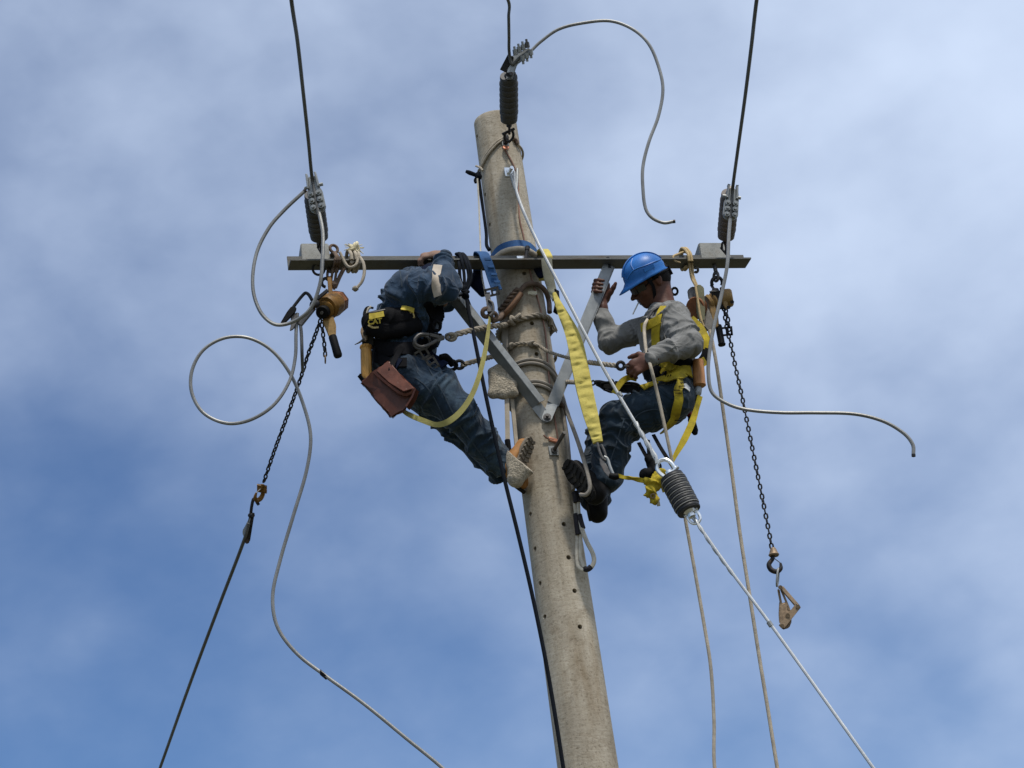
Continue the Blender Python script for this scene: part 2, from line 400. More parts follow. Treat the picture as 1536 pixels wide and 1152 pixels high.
shirt_blue = mat('denim_shirt', (0.015, 0.034, 0.064), 0.88, 0.0, 0.4, 9, 0.4, 140, (0.030, 0.062, 0.102), 0.2, 4, sheen=0.15, wrk=0.38)
jeans_a = mat('blue_denim', (0.011, 0.026, 0.046), 0.88, 0.0, 0.4, 8, 0.4, 150, (0.060, 0.094, 0.122), 0.14, 4.5, sheen=0.15, wrk=0.38)
jeans_b = mat('dark_denim', (0.0095, 0.022, 0.036), 0.88, 0.0, 0.4, 8, 0.4, 150, (0.042, 0.066, 0.086), 0.10, 4.5, sheen=0.15, wrk=0.38)
seam_m = mat('faded_seam_thread', (0.040, 0.056, 0.074), 0.9, 0.0, 0.3, 30, 0.2, 150)
reflective = mat('beige_reflective_tape', (0.40, 0.34, 0.27), 0.6, 0.0, 0.2, 20, 0.2, 90)
white_cloth = mat('white_cloth', (0.55, 0.55, 0.55), 0.9, 0.0, 0.2, 20, 0.3, 120)
red_pl = mat('red_plastic', (0.28, 0.02, 0.015), 0.5, 0.0, 0.3, 20, 0.1, 60)
black_fab = mat('black_nylon', (0.005, 0.005, 0.006), 0.75, 0.0, 0.4, 14, 0.4, 120, spec=0.1)
tag_yellow = mat('yellow_label', (0.55, 0.42, 0.06), 0.7, 0.0, 0.25, 30, 0.2, 120, (0.12, 0.1, 0.04), 0.1, 30)
print_tan = mat('tan_print', (0.42, 0.33, 0.14), 0.7, 0.0, 0.2, 30, 0.1, 120)
white_paper = mat('cigarette_paper', (0.75, 0.73, 0.68), 0.9, 0.0, 0.1, 30, 0.0, 120)
soil = mat('scrubby_soil', (0.085, 0.08, 0.045), 0.95, 0.0, 0.3, 0.8, 0.6, 3.0, (0.16, 0.125, 0.08), 0.05, 0.12)

def concrete_material():
    m = bpy.data.materials.new('cast_concrete'); m.use_nodes = True; N, L = m.node_tree.nodes, m.node_tree.links
    b = N['Principled BSDF']; b.inputs['Roughness'].default_value = 0.92; b.inputs['Specular IOR Level'].default_value = 0.2
    tc = N.new('ShaderNodeTexCoord')
    def noise(scale, det, ro, st, dist=0.0):
        mp = N.new('ShaderNodeMapping'); mp.inputs['Scale'].default_value = st; L.new(tc.outputs['Object'], mp.inputs['Vector'])
        n = N.new('ShaderNodeTexNoise'); n.inputs['Scale'].default_value = scale; n.inputs['Detail'].default_value = det; n.inputs['Roughness'].default_value = ro
        n.inputs['Distortion'].default_value = dist; L.new(mp.outputs[0], n.inputs['Vector']); return n.outputs['Fac']
    def ramp(f, a, b_, ca, cb):
        r = N.new('ShaderNodeValToRGB'); r.color_ramp.elements[0].position = a; r.color_ramp.elements[1].position = b_
        r.color_ramp.elements[0].color = ca+(1,); r.color_ramp.elements[1].color = cb+(1,); L.new(f, r.inputs['Fac']); return r.outputs['Color']
    def mix(f, a, c, mode='MIX'):
        x = N.new('ShaderNodeMix'); x.data_type = 'RGBA'; x.blend_type = mode
        if isinstance(f, float): x.inputs['Factor'].default_value = f
        else: L.new(f, x.inputs['Factor'])
        L.new(a, x.inputs[6])
        if isinstance(c, tuple): x.inputs[7].default_value = c+(1,)
        else: L.new(c, x.inputs[7])
        return x.outputs[2]
    big = noise(3.0, 6, 0.6, (1, 1, 0.55)); c = ramp(big, 0.3, 0.72, (0.40, 0.355, 0.285), (0.56, 0.51, 0.42))
    streak = noise(11.0, 6, 0.7, (1, 1, 0.07)); c = mix(0.8, c, ramp(streak, 0.35, 0.65, (0.72, 0.69, 0.64), (1, 1, 1)), 'MULTIPLY')
    rings = noise(7.0, 8, 0.8, (1.6, 1.6, 7.0), 1.6); c = mix(0.62, c, ramp(rings, 0.38, 0.60, (0.66, 0.63, 0.58), (1, 1, 1)), 'MULTIPLY')
    pits = noise(75.0, 4, 0.65, (1, 1, 1)); c = mix(0.75, c, ramp(pits, 0.33, 0.47, (0.55, 0.52, 0.48), (1, 1, 1)), 'MULTIPLY')
    stain = noise(6.0, 5, 0.7, (1, 1, 1.2), 1.0); c = mix(0.7, c, ramp(stain, 0.56, 0.74, (1, 1, 1), (0.62, 0.57, 0.50)), 'MULTIPLY')
    run = noise(4.5, 5, 0.6, (1.5, 1.5, 0.16), 0.3); c = mix(0.75, c, ramp(run, 0.56, 0.70, (1, 1, 1), (0.66, 0.58, 0.48)), 'MULTIPLY')
    pale = noise(2.2, 6, 0.65, (1, 1, 0.8), 0.8); c = mix(0.7, c, ramp(pale, 0.45, 0.68, (0.82, 0.81, 0.79), (1.16, 1.15, 1.13)), 'MULTIPLY')
    L.new(c, b.inputs['Base Color'])
    bp = N.new('ShaderNodeBump'); bp.inputs['Strength'].default_value = 0.55; bp.inputs['Distance'].default_value = 0.004; L.new(rings, bp.inputs['Height'])
    bp2 = N.new('ShaderNodeBump'); bp2.inputs['Strength'].default_value = 0.4; bp2.inputs['Distance'].default_value = 0.003; L.new(pits, bp2.inputs['Height']); L.new(bp.outputs[0], bp2.inputs['Normal'])
    L.new(bp2.outputs[0], b.inputs['Normal']); return m
concrete = concrete_material()
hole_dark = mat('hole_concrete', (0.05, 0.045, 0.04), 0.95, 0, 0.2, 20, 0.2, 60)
# ------------------------------------------------------------------ ground
g = MB(); nG = 24
for i in range(nG+1):
    for j in range(nG+1):
        x = (i/nG*2-1); y = (j/nG*2-1); x = math.copysign(abs(x)**2.2, x)*1500; y = math.copysign(abs(y)**2.2, y)*1500
        g.v.append(Vector((x, y, 0)))
for i in range(nG):
    for j in range(nG): g.f.append((i*(nG+1)+j, (i+1)*(nG+1)+j, (i+1)*(nG+1)+j+1, i*(nG+1)+j+1))
g.build('ground', soil, kind='structure')

# ------------------------------------------------------------------ concrete pole
def depth(p): return (p-CAM).dot(_f)
_pt, _pb = P(743.5, 200), P(882, 1150)
_rt, _rb = 32.0*depth(_pt)/FPX, 45.6*depth(_pb)/FPX
TAPER = (_rb-_rt)/(_pb.z-_pt.z)
def pole_r(z): return _rt + (z-_pt.z)*TAPER
Z_TOP = P(742, 181, 0).z
mb = MB(); SEG = 96; NZ = 260
zs = [-0.3 + (Z_TOP-0.012+0.3)*i/NZ for i in range(NZ+1)]
ring = [(z, pole_r(z)) for z in zs] + [(Z_TOP-0.004, pole_r(Z_TOP)-0.003), (Z_TOP, pole_r(Z_TOP)-0.012)]
for z, r in ring:
    for j in range(SEG):
        a = 2*math.pi*j/SEG
        seam = 0.0012 if j in (17, 65) else 0.0          # mould seam lines
        mb.v.append(Vector((math.cos(a)*(r+seam), math.sin(a)*(r+seam), z)))
for i in range(len(ring)-1):
    for j in range(SEG):
        k = (j+1) % SEG; mb.f.append((i*SEG+j, i*SEG+k, (i+1)*SEG+k, (i+1)*SEG+j))
mb.f.append(tuple(reversed(range(SEG)))); mb.f.append(tuple((len(ring)-1)*SEG+j for j in range(SEG)))
pole = thing('utility_pole', (0, 0, 0), 'tall tapered round concrete pole carrying the steel crossarm and both workers', 'pole')
shaft = mb.build('shaft', concrete, pole)
POLE = bvh(shaft)
# drilled climbing-bolt holes cut into the shaft
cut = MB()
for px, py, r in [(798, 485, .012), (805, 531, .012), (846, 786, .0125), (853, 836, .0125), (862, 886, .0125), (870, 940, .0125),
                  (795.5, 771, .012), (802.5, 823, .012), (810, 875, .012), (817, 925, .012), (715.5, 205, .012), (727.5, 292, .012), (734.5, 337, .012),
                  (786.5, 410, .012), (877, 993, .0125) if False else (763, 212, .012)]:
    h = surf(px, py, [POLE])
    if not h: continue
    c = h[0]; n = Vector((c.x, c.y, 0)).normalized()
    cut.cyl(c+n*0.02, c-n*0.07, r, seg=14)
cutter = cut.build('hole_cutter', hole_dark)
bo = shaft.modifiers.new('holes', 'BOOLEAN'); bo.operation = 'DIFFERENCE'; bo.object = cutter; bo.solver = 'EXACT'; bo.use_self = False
bpy.context.view_layer.update()
dg = bpy.context.evaluated_depsgraph_get()
nm = bpy.data.meshes.new_from_object(shaft.evaluated_get(dg))
_bm = bmesh.new(); _bm.from_mesh(nm)
for _e in _bm.edges:
    if len(_e.link_faces) == 2 and _e.link_faces[0].normal.dot(_e.link_faces[1].normal) < 0.8: _e.smooth = False
_bm.to_mesh(nm); _bm.free()
shaft.modifiers.clear(); old = shaft.data; shaft.data = nm; bpy.data.meshes.remove(old)
cm = cutter.data; bpy.data.objects.remove(cutter); bpy.data.meshes.remove(cm)

def pole_n(p): return Vector((p.x, p.y, 0)).normalized()
def on_pole(px, py, off=0.0):
    h = near(px, py, [POLE]); p = h[0]; return p + pole_n(p)*off
UPZ = Vector((0, 0, 1))
# square washers and bolts through the pole
def washer_bolt(px, py, size, mat_w, length, mat_b, parent=pole, br=0.008, tilt=0.0):
    c = on_pole(px, py); n = pole_n(c); t = UPZ.cross(n).normalized()
    MB().box(c+n*0.004, t*size/2, UPZ*size/2, n*0.005, 0.0015).build('washer_plate', mat_w, parent)
    b = MB(); b.cyl(c-n*0.01, c+n*0.02, br*1.9, seg=6)
    b.cyl(c+n*0.0, c+(n+UPZ*tilt)*length, br, seg=12); b.build('through_bolt', mat_b, parent)
    return c, n, t
washer_bolt(764, 259, 0.056, shiny, 0.055, shiny, br=0.010)
washer_bolt(830, 677, 0.052, galv, 0.165, grey_steel, br=0.0095, tilt=0.18)
washer_bolt(757.5, 215, 0.04, galv, 0.06, dark_steel)
# copper earth wire stapled down the shaft
pts = [on_pole(x, y, 0.006) for x, y in [(757, 226), (767, 243), (775, 265), (777, 295), (779, 330), (784, 352), (790, 385), (797, 420), (806, 450), (812, 475), (817, 500), (822, 560), (828, 610), (833, 640), (836, 660)]]
MB().tube(pts, 0.0042, 6, 6).build('earth_wire', copper, pole)
c0 = on_pole(757.5, 224, 0.01)
MB().torus(c0+Vector((0.003, -0.006, 0)), pole_n(c0)+UPZ*0.6, 0.013, 0.006, 14, 8).build('copper_lug', copper_new, pole)
c0 = on_pole(829, 661, 0.008); n0 = pole_n(c0); t0 = UPZ.cross(n0).normalized()
MB().box(c0, t0*0.024+UPZ*-0.006, UPZ*0.011, n0*0.006, 0.003).build('copper_lug', copper_new, pole)
mb = MB(); c0 = on_pole(815, 658, 0.01); mb.tube([on_pole(829, 661, .01), on_pole(820, 659, .014), on_pole(815, 655, .02)], 0.005, 6, 5); mb.build('copper_tail', copper, pole)

# ------------------------------------------------------------------ steel crossarm
R_ARM = pole_r(P(781, 395).z)
near_y = -(R_ARM + 0.105 + 0.004)
mid = P(781, 389.5, near_y); ZA = mid.z
aL, aR = PZ(436, 390.5, ZA), PZ(1127, 388, ZA)       # near bottom edge, both ends at one height
ax = (aR-aL); ALEN = ax.length; ax.normalize(); ad = UPZ.cross(ax).normalized()   # ad points away from the camera
def ARM(t, d=0.0, z=0.0): return aL + ax*(ALEN*t) + ad*d + UPZ*z
def arm_at(px, d=0.05, z=0.0):
    """point of the crossarm whose near bottom edge lies at pixel column px"""
    lo, hi = 0.0, 1.0
    for _ in range(40):
        m_ = (lo+hi)/2; q = ARM(m_)-CAM; x = q.dot(CR)/q.dot(_f)*FPX+768
        if x < px: lo = m_
        else: hi = m_
    return ARM(lo, d, z)
crossarm = thing('steel_crossarm', (ARM(0.5, 0.1).x, ARM(0.5, 0.1).y, ZA), 'long galvanised angle-steel crossarm bolted across the concrete pole with V braces', 'crossarm')
mb = MB(); T_ = 0.008; W_ = 0.105; H_ = 0.078
prof = [(0, 0), (W_, 0), (W_, H_), (W_-T_, H_), (W_-T_, T_+.006), (W_-T_-.006, T_), (0, T_)]
mb.prism([ARM(0, d, z) for d, z in prof], ax*ALEN); mb.build('angle_beam', arm_steel, crossarm, smooth=False)
def end_bracket(x0, x1, lean):
    p0, p1 = arm_at(x0, W_-T_-0.002, 0.012), arm_at(x1, W_-T_-0.002, 0.012); w = p1-p0; L = w.length
    b = MB(); h = 0.135
    b.prism([p0, p1, p1-ax*0.008+UPZ*h, p0+ax*0.004+UPZ*h], -ad*0.008)
    b.prism([p0+ad*0.001, p0+ad*0.10+UPZ*.066, p0+ad*0.09+UPZ*h*0.8, p0+ad*0.001+UPZ*h], ax*0.008)
    b.prism([p1+ad*0.001, p1+ad*0.10+UPZ*.066, p1+ad*0.09+UPZ*h*0.8, p1+ad*0.001+UPZ*h], -ax*0.008)
    return b.build('end_bracket', brk_steel, crossarm, smooth=False)
end_bracket(458, 501, 0); end_bracket(1062, 1107, 0)
# V braces of rolled angle
def brace(top, bot, flip, turn=0.0):
    d = (bot-top).normalized(); wd = CR - d*CR.dot(d); wd.normalize(); n = d.cross(wd)
    if n.dot(_f) > 0: n = -n                       # toward the camera
    wd0, n0 = wd, n; wd = wd0*math.cos(turn)+n0*math.sin(turn); n = n0*math.cos(turn)-wd0*math.sin(turn)
    b = MB(); tip = bot - d*0.085
    b.bar(top, tip, 0.058, 0.006, wd, 0.001)
    b.bar(top+wd*flip*0.029-n*0.020, tip+wd*flip*0.029-n*0.020, 0.006, 0.046, wd, 0.001)
    # flattened foot with rounded end
    wd, n = wd0, n0; pts = [tip-wd*0.027, tip+wd*0.027]
    for k in range(9):
        a = math.pi*k/8; pts.append(bot + wd*(0.026*math.cos(a)) + d*(0.026*math.sin(a)))
    b.prism([p+n*0.0035 for p in pts], -n*0.006)
    return b, d, wd, n
foot = on_pole(819, 629, 0.022)
tR, tL = arm_at(918, 0.06, -0.002), arm_at(642, 0.045, -0.002)
b, d, wd, n = brace(tL, foot+pole_n(foot)*-0.012, 1, rad(48)); b.build('brace', galv, crossarm, smooth=False)
b, d, wd, n = brace(tR, foot, 1, rad(-18)); b.build('brace', galv, crossarm, smooth=False)
b = MB(); b.cyl(foot-n*0.03, foot+n*0.012, 0.016, seg=6); b.cyl(foot, foot+n*0.03, 0.008, seg=12); b.cyl(foot-n*.002, foot+n*.006, .021, seg=16)
b.build('brace_bolt', grey_steel, crossarm)
for px, d_, hgt in [(918, 0.06, 0.045), (642, .05, .045)]:
    q = arm_at(px, d_, 0); MB().cyl(q-UPZ*0.02, q+UPZ*hgt, 0.008, seg=8).build('brace_bolt', dark_steel, crossarm)
# bolt that clamps the crossarm to the pole, seen standing above the beam
q0, q1 = P(788.5, 389, -.20), P(791.5, 370, -.19)
b = MB(); b.cyl(q0, q1, 0.0095, seg=10); b.cyl(q0.lerp(q1, .72), q1, 0.013, seg=6); b.build('clamp_bolt', dark_steel, crossarm)
q0 = P(783, 387, -.17); MB().box(q0, ax*0.028, ad*.004, UPZ*0.012, .002).build('clamp_plate', shiny, crossarm)
# eye nuts under the arm ends
def eye(px, py, y, R=0.028, nrm=None, m=dark_steel, top=None):
    c = P(px, py, y); b = MB(); b.torus(c, nrm or (c-CAM), R, 0.0065, 20, 8)
    if top is not None: b.cyl(c+UPZ*(R-0.002), top, 0.009, seg=8)
    return b.build('eye_nut', m, crossarm)
qe = arm_at(478, 0.06, 0); c = P(478, 403.5, qe.y); eye(478, 403.5, qe.y, 0.03, top=qe)
qe = arm_at(1076, 0.06, 0)
b = MB(); b.cyl(qe+UPZ*.03, P(1074.5, 411, qe.y), 0.011, seg=10); b.torus(P(1074, 415, qe.y), ax+ad*.3, .02, .008, 16, 8, sx=1.3, xdir=UPZ); b.build('eye_nut', grey_steel, crossarm)
# worn red paint left on the beam beside the worker
# ------------------------------------------------------------------ implicit-surface bodies and clothes
def vnoise(p, seed=0):
    """smooth value noise, p (n,3)"""
    i = np.floor(p).astype(np.int64); f = p-i; u = f*f*(3-2*f); out = 0
    def h(a, b, c):
        n = (a*374761393 + b*668265263 + c*2147483647 + seed*1274126177) & 0xffffffff
        n = ((n ^ (n >> 13))*1274126177) & 0xffffffff; n = (n ^ (n >> 16)) & 0xffff
        return n/65535.0
    for dx in (0, 1):
        for dy in (0, 1):
            for dz in (0, 1):
                w = (u[:, 0] if dx else 1-u[:, 0])*(u[:, 1] if dy else 1-u[:, 1])*(u[:, 2] if dz else 1-u[:, 2])
                out = out + w*h(i[:, 0]+dx, i[:, 1]+dy, i[:, 2]+dz)
    return out
class SDF:
    def __init__(s): s.pr = []; s.bones = []
    def cone(s, a, b, ra, rb, k=0.03, n=None, sq=1.0, bone=True):
        s.pr.append(('c', np.array(a), np.array(b), ra, rb, k, None if n is None else np.array(V3(n).normalized()), sq))
        if bone: s.bones.append((np.array(a), np.array(b)))
        return s
    def chain(s, pts, rs, k=0.02, **kw):
        for i in range(len(pts)-1): s.cone(pts[i], pts[i+1], rs[i], rs[i+1], k, **kw)
        return s
    def ell(s, c, axes, radii, k=0.03):
        s.pr.append(('e', np.array(c), np.array([list(V3(x).normalized()) for x in axes]), np.array(radii), 0, k)); return s
    def cut(s, p, n, R):
        s.pr.append(('x', np.array(p), np.array(V3(n).normalized()), R)); return s
    def sub(s, c, r, k=0.01):
        s.pr.append(('s', np.array(c), r, k)); return s
    def mesh(s, h=0.007):
        lo = np.full(3, 1e9); hi = -lo
        for p in s.pr:
            if p[0] == 'c':
                r = max(p[3], p[4]); lo = np.minimum(lo, np.minimum(p[1], p[2])-r); hi = np.maximum(hi, np.maximum(p[1], p[2])+r)
            elif p[0] == 'e': r = p[3].max(); lo = np.minimum(lo, p[1]-r); hi = np.maximum(hi, p[1]+r)
        lo = lo-4*h-0.02; hi = hi+4*h+0.02; n = np.ceil((hi-lo)/h).astype(int)+1
        D = np.full(n, 1.0, dtype=np.float32); g = [lo[i]+h*np.arange(n[i]) for i in range(3)]
        def loc(a, b):
            i0 = np.clip(np.floor((a-lo)/h).astype(int), 0, n-1); i1 = np.clip(np.ceil((b-lo)/h).astype(int)+1, 1, n)
            sl = tuple(slice(i0[i], i1[i]) for i in range(3))
            return sl, g[0][sl[0]][:, None, None], g[1][sl[1]][None, :, None], g[2][sl[2]][None, None, :]
        for p in s.pr:
            if p[0] == 'c':
                _, a, b, ra, rb, k, nn, sq = p; m = max(ra, rb)+k+3*h
                sl, X, Y, Z = loc(np.minimum(a, b)-m, np.maximum(a, b)+m)
                ab = b-a; L2 = max(1e-12, ab@ab); x, y, z = X-a[0], Y-a[1], Z-a[2]
                t = np.clip((x*ab[0]+y*ab[1]+z*ab[2])/L2, 0, 1)
                x = x-t*ab[0]; y = y-t*ab[1]; z = z-t*ab[2]; q = x*x+y*y+z*z
                if nn is not None:
                    e = x*nn[0]+y*nn[1]+z*nn[2]; q = q + e*e*(1/sq**2-1)
                d = np.sqrt(q)-(ra+(rb-ra)*t)
            elif p[0] == 'e':
                _, c, A, r, _, k = p; m = r.max()+k+3*h; sl, X, Y, Z = loc(c-m, c+m)
                x, y, z = X-c[0], Y-c[1], Z-c[2]; q = 0; q2 = 0
                for i in range(3):
                    e = (x*A[i, 0]+y*A[i, 1]+z*A[i, 2]); q = q+(e/r[i])**2; q2 = q2+(e/r[i]**2)**2
                k0 = np.sqrt(q); d = k0*(k0-1)/np.maximum(np.sqrt(q2), 1e-6)
            elif p[0] == 'x':
                _, c, nn, R = p; sl, X, Y, Z = loc(c-R, c+R)
                x, y, z = X-c[0], Y-c[1], Z-c[2]; e = x*nn[0]+y*nn[1]+z*nn[2]; inside = (x*x+y*y+z*z) < R*R
                D[sl] = np.where(inside, np.maximum(D[sl], e), D[sl]); continue
            elif p[0] == 's':
                _, c, r, k = p; sl, X, Y, Z = loc(c-r-k-2*h, c+r+k+2*h)
                d = r-np.sqrt((X-c[0])**2+(Y-c[1])**2+(Z-c[2])**2)
                hh = np.maximum(k-np.abs(D[sl]-d), 0)/k; D[sl] = np.maximum(D[sl], d)+hh*hh*k*0.25; continue
            k = max(k, 1e-4); o = D[sl]; hh = np.maximum(k-np.abs(o-d), 0)/k
            D[sl] = np.minimum(o, d)-hh*hh*k*0.25
        # surface nets
        ins = D < 0; c = ins[:-1, :-1, :-1].astype(np.int8)
        for dx in (0, 1):
            for dy in (0, 1):
                for dz in (0, 1):
                    if dx+dy+dz: c = c + ins[dx:n[0]-1+dx, dy:n[1]-1+dy, dz:n[2]-1+dz]
        act = (c > 0) & (c < 8); idx = np.full(act.shape, -1, dtype=np.int64); cells = np.argwhere(act); idx[act] = np.arange(len(cells))
        acc = np.zeros((len(cells), 3)); cnt = np.zeros(len(cells))
        cor = {}
        for dx in (0, 1):
            for dy in (0, 1):
                for dz in (0, 1): cor[(dx, dy, dz)] = D[cells[:, 0]+dx, cells[:, 1]+dy, cells[:, 2]+dz]
        for axn in range(3):
            for u in (0, 1):
                for v in (0, 1):
                    a = [u, v]; a.insert(axn, 0); b = list(a); b[axn] = 1
                    da, db = cor[tuple(a)], cor[tuple(b)]; x = (da < 0) != (db < 0)
                    t = np.where(x, da/np.where(x, da-db, 1), 0); w = np.zeros((len(cells), 3)); w[:] = a; w[:, axn] = t
                    acc += w*x[:, None]; cnt += x
        V = lo + h*(cells + acc/np.maximum(cnt, 1)[:, None]); F = []
        for axn in range(3):
            u, v = [(1, 2), (2, 0), (0, 1)][axn]
            s0 = [slice(1, -1)]*3; s0[axn] = slice(0, n[axn]-1); s1 = list(s0); s1[axn] = slice(1, n[axn])
            A, B = ins[tuple(s0)], ins[tuple(s1)]; e = np.argwhere(A != B); fl = A[A != B]; e = e+1; e[:, axn] -= 1
            def id_(du, dv): q = e.copy(); q[:, u] -= du; q[:, v] -= dv; return idx[q[:, 0], q[:, 1], q[:, 2]]
            q = np.stack([id_(1, 1), id_(0, 1), id_(0, 0), id_(1, 0)], 1); q[~fl] = q[~fl][:, ::-1]; F.append(q)
        F = np.concatenate(F); F = F[(F >= 0).all(1)]
        return V, F
def vnormals(V, F):
    n = np.zeros_like(V); a = np.cross(V[F[:, 2]]-V[F[:, 0]], V[F[:, 3]]-V[F[:, 1]])
    for i in range(4): np.add.at(n, F[:, i], a)
    return n/np.maximum(np.linalg.norm(n, axis=1, keepdims=True), 1e-12)
def smooth_v(V, F, it=2, lam=0.5):
    for _ in range(it):
        s = np.zeros_like(V); c = np.zeros(len(V))
        for i in range(4):
            j = (i+1) % 4; np.add.at(s, F[:, i], V[F[:, j]]); np.add.at(s, F[:, j], V[F[:, i]]); np.add.at(c, F[:, i], 1); np.add.at(c, F[:, j], 1)
        V = V + lam*(s/np.maximum(c, 1)[:, None]-V)
    return V
def folds(V, F, bones, amp=0.007, fa=26.0, fp=7.0, seed=1, tilt=0.5, joint=0.5, amp2=0.006):
    """cloth folds running across each limb, heavier towards the joints"""
    N = vnormals(V, F); best = np.full(len(V), 9.0); ax_ = np.zeros_like(V); tt = np.zeros(len(V))
    for a, b in bones:
        ab = b-a; t = np.clip((V-a)@ab/(ab@ab), 0, 1); d = np.linalg.norm(V-a-t[:, None]*ab, axis=1); m = d < best
        best[m] = d[m]; ax_[m] = ab/np.linalg.norm(ab); tt[m] = t[m]
    w = vnoise(V*9.0, seed+5)-0.5
    u = (V*ax_).sum(1); perp = V-u[:, None]*ax_
    q = perp*fp; q = q + (u*fa + perp.sum(1)*fa*tilt*0.45 + w*3.2)[:, None]*ax_ 
    r = 1-np.abs(2*vnoise(q, seed)-1); r = r**2.6
    q2 = V*np.array([6.0, 6.0, 6.0]); big = vnoise(q2, seed+9)-0.5
    jw = joint + (1-joint)*np.clip(np.abs(tt-0.5)*2, 0, 1)**1.5
    d = amp*(r-0.4)*jw*(0.5+vnoise(V*5, seed+3)) + amp2*big*2
    return V + N*d[:, None]
def skin_mesh(name, S, mt, parent, h=0.007, fold=None, sm=1, kind=None, label=None):
    V, F = S.mesh(h)
    V = smooth_v(V, F, sm)
    if fold: V = folds(V, F, S.bones, **fold); V = smooth_v(V, F, 2, 0.4)
    org = ORG[parent.name] if parent else Vector((0, 0, 0)); me = bpy.data.meshes.new(name)
    me.from_pydata((V-np.array(org)).tolist(), [], F.tolist()); me.materials.append(mt)
    me.polygons.foreach_set('use_smooth', [True]*len(me.polygons)); me.update()
    o = bpy.data.objects.new(name, me); COL.objects.link(o); ORG[o.name] = org.copy(); o.parent = parent
    return tag(o, label, kind=kind)
def hand(S, W, d, n, s, curl=(35, 45, 30), sc=1.0, thumb=(0.35, 0.75, 0.35), fan=0.06, thumb_curl=0.4):
    """W wrist, d towards the knuckles, n out of the palm, s towards the thumb"""
    W, d, n, s = V3(W), V3(d).normalized(), V3(n), V3(s)
    n = (n-d*n.dot(d)).normalized(); s = (s-d*s.dot(d)-n*s.dot(n)).normalized()
    S.cone(W-d*0.02*sc, W+d*0.03*sc, .027*sc, .030*sc, .02, n, .75, bone=False)
    S.cone(W+d*.03*sc+s*.012*sc, W+d*.088*sc+s*.02*sc, .026*sc, .021*sc, .02, n, .6, bone=False)
    S.cone(W+d*.03*sc-s*.012*sc, W+d*.080*sc-s*.024*sc, .026*sc, .019*sc, .02, n, .6, bone=False)
    for i, L in enumerate((.074, .083, .077, .060)):
        o = (.030-.0205*i)*sc; p = W + d*(.090-abs(i-1.2)*.005)*sc + s*o; a = 0.0; dd = (d+s*(1.3-i)*fan).normalized(); pts = [p-d*.012*sc, p]
        for seg, c in zip((.45, .31, .24), curl):
            a += rad(c); v = dd*math.cos(a)+n*math.sin(a); p = p+v*(L*seg*sc); pts.append(p)
        S.chain(pts, [.0105*sc, .0105*sc, .0095*sc, .0088*sc, .0075*sc], .006, bone=False)
    p = W+d*.022*sc+s*.024*sc; t1 = (d*thumb[0]+s*thumb[1]+n*thumb[2]).normalized(); t2 = (t1*(1-thumb_curl)+(d+n*.5).normalized()*thumb_curl).normalized()
    S.chain([p, p+t1*.038*sc, p+t1*.038*sc+t2*.032*sc, p+t1*.038*sc+t2*.055*sc], [.016*sc, .0135*sc, .011*sc, .009*sc], .01, bone=False)
UPc = CU.copy(); LEFTc = -CR; TOC = -_f       # picture-up, picture-left and towards-the-camera in world space (used to pose limbs)

# ================================================================== worker in blue denim (bent over the crossarm)
w1 = thing('person', P(700, 735, -0.15), 'worker in blue denim shirt and jeans bent forward with arm hooked over the crossarm', 'person')
J = dict(pel=P(600, 552, -.28), wai=P(605, 512, -.32), che=P(613, 458, -.36), sho=P(624, 432, -.37),
         s1=P(610, 430, -.49), e1=P(664, 431, -.56), w1=P(663, 389, -.43), s2=P(642, 437, -.21), e2=P(668, 446, -.12), w2=P(667, 414, -.17),
         h1=P(612, 566, -.36), k1=P(693, 622, -.34), a1=P(757, 701, -.18), h2=P(614, 570, -.20), k2=P(682, 634, -.14), a2=P(753, 708, -.04),
         head=P(651, 429, -.37))
B = SDF()
B.cone(J['pel'], J['wai'], .095, .09, .05, (0, 1, 0), 1.15).cone(J['wai'], J['che'], .09, .105, .05, (0, 1, 0), 1.15).cone(J['che'], J['sho'], .105, .065, .05, (0, 1, 0), 1.3)
for a, b_, ra, rb in (('s1', 'e1', .046, .036), ('e1', 'w1', .034, .026), ('s2', 'e2', .046, .034), ('e2', 'w2', .034, .026), ('h1', 'k1', .085, .06), ('k1', 'a1', .058, .04), ('h2', 'k2', .085, .06), ('k2', 'a2', .058, .04)):
    B.cone(J[a], J[b_], ra, rb, .04)
hc = J['head']; hf = (UPc*-.62 - LEFTc*.7).normalized(); hu = (UPc*.62-LEFTc*.62+TOC*-.1).normalized()
B.cone(J['sho'], hc, .055, .055, .03)
B.ell(hc, (hf, TOC, hu), (.095, .073, .105), .02).ell(hc+hf*.03-hu*.07, (hf, TOC, hu), (.06, .052, .05), .03)
B.ell(hc+hf*.098-hu*.03, (hf, TOC, hu), (.02, .013, .02), .015).ell(hc+TOC*.074-hu*.01, (hf, TOC, hu), (.018, .008, .028), .006)
hand(B, P(660, 381.5, -.41), LEFTc*1+UPc*-.10, UPc*-1+_f*.3, TOC*-1, (40, 50, 35), 0.95)
hand(B, J['w2'], UPc, TOC, LEFTc, (60, 60, 40), .95)
body1 = skin_mesh('body', B, glove, w1, .006)
cp = SDF(); cp.ell(hc-hf*.008+hu*.004, (hf, TOC, hu), (.106, .086, .114), .02).cut(hc+hf*.035, hf*.8-hu*.6, .2)
skin_mesh('cap', cp, navy_web, w1, .006)
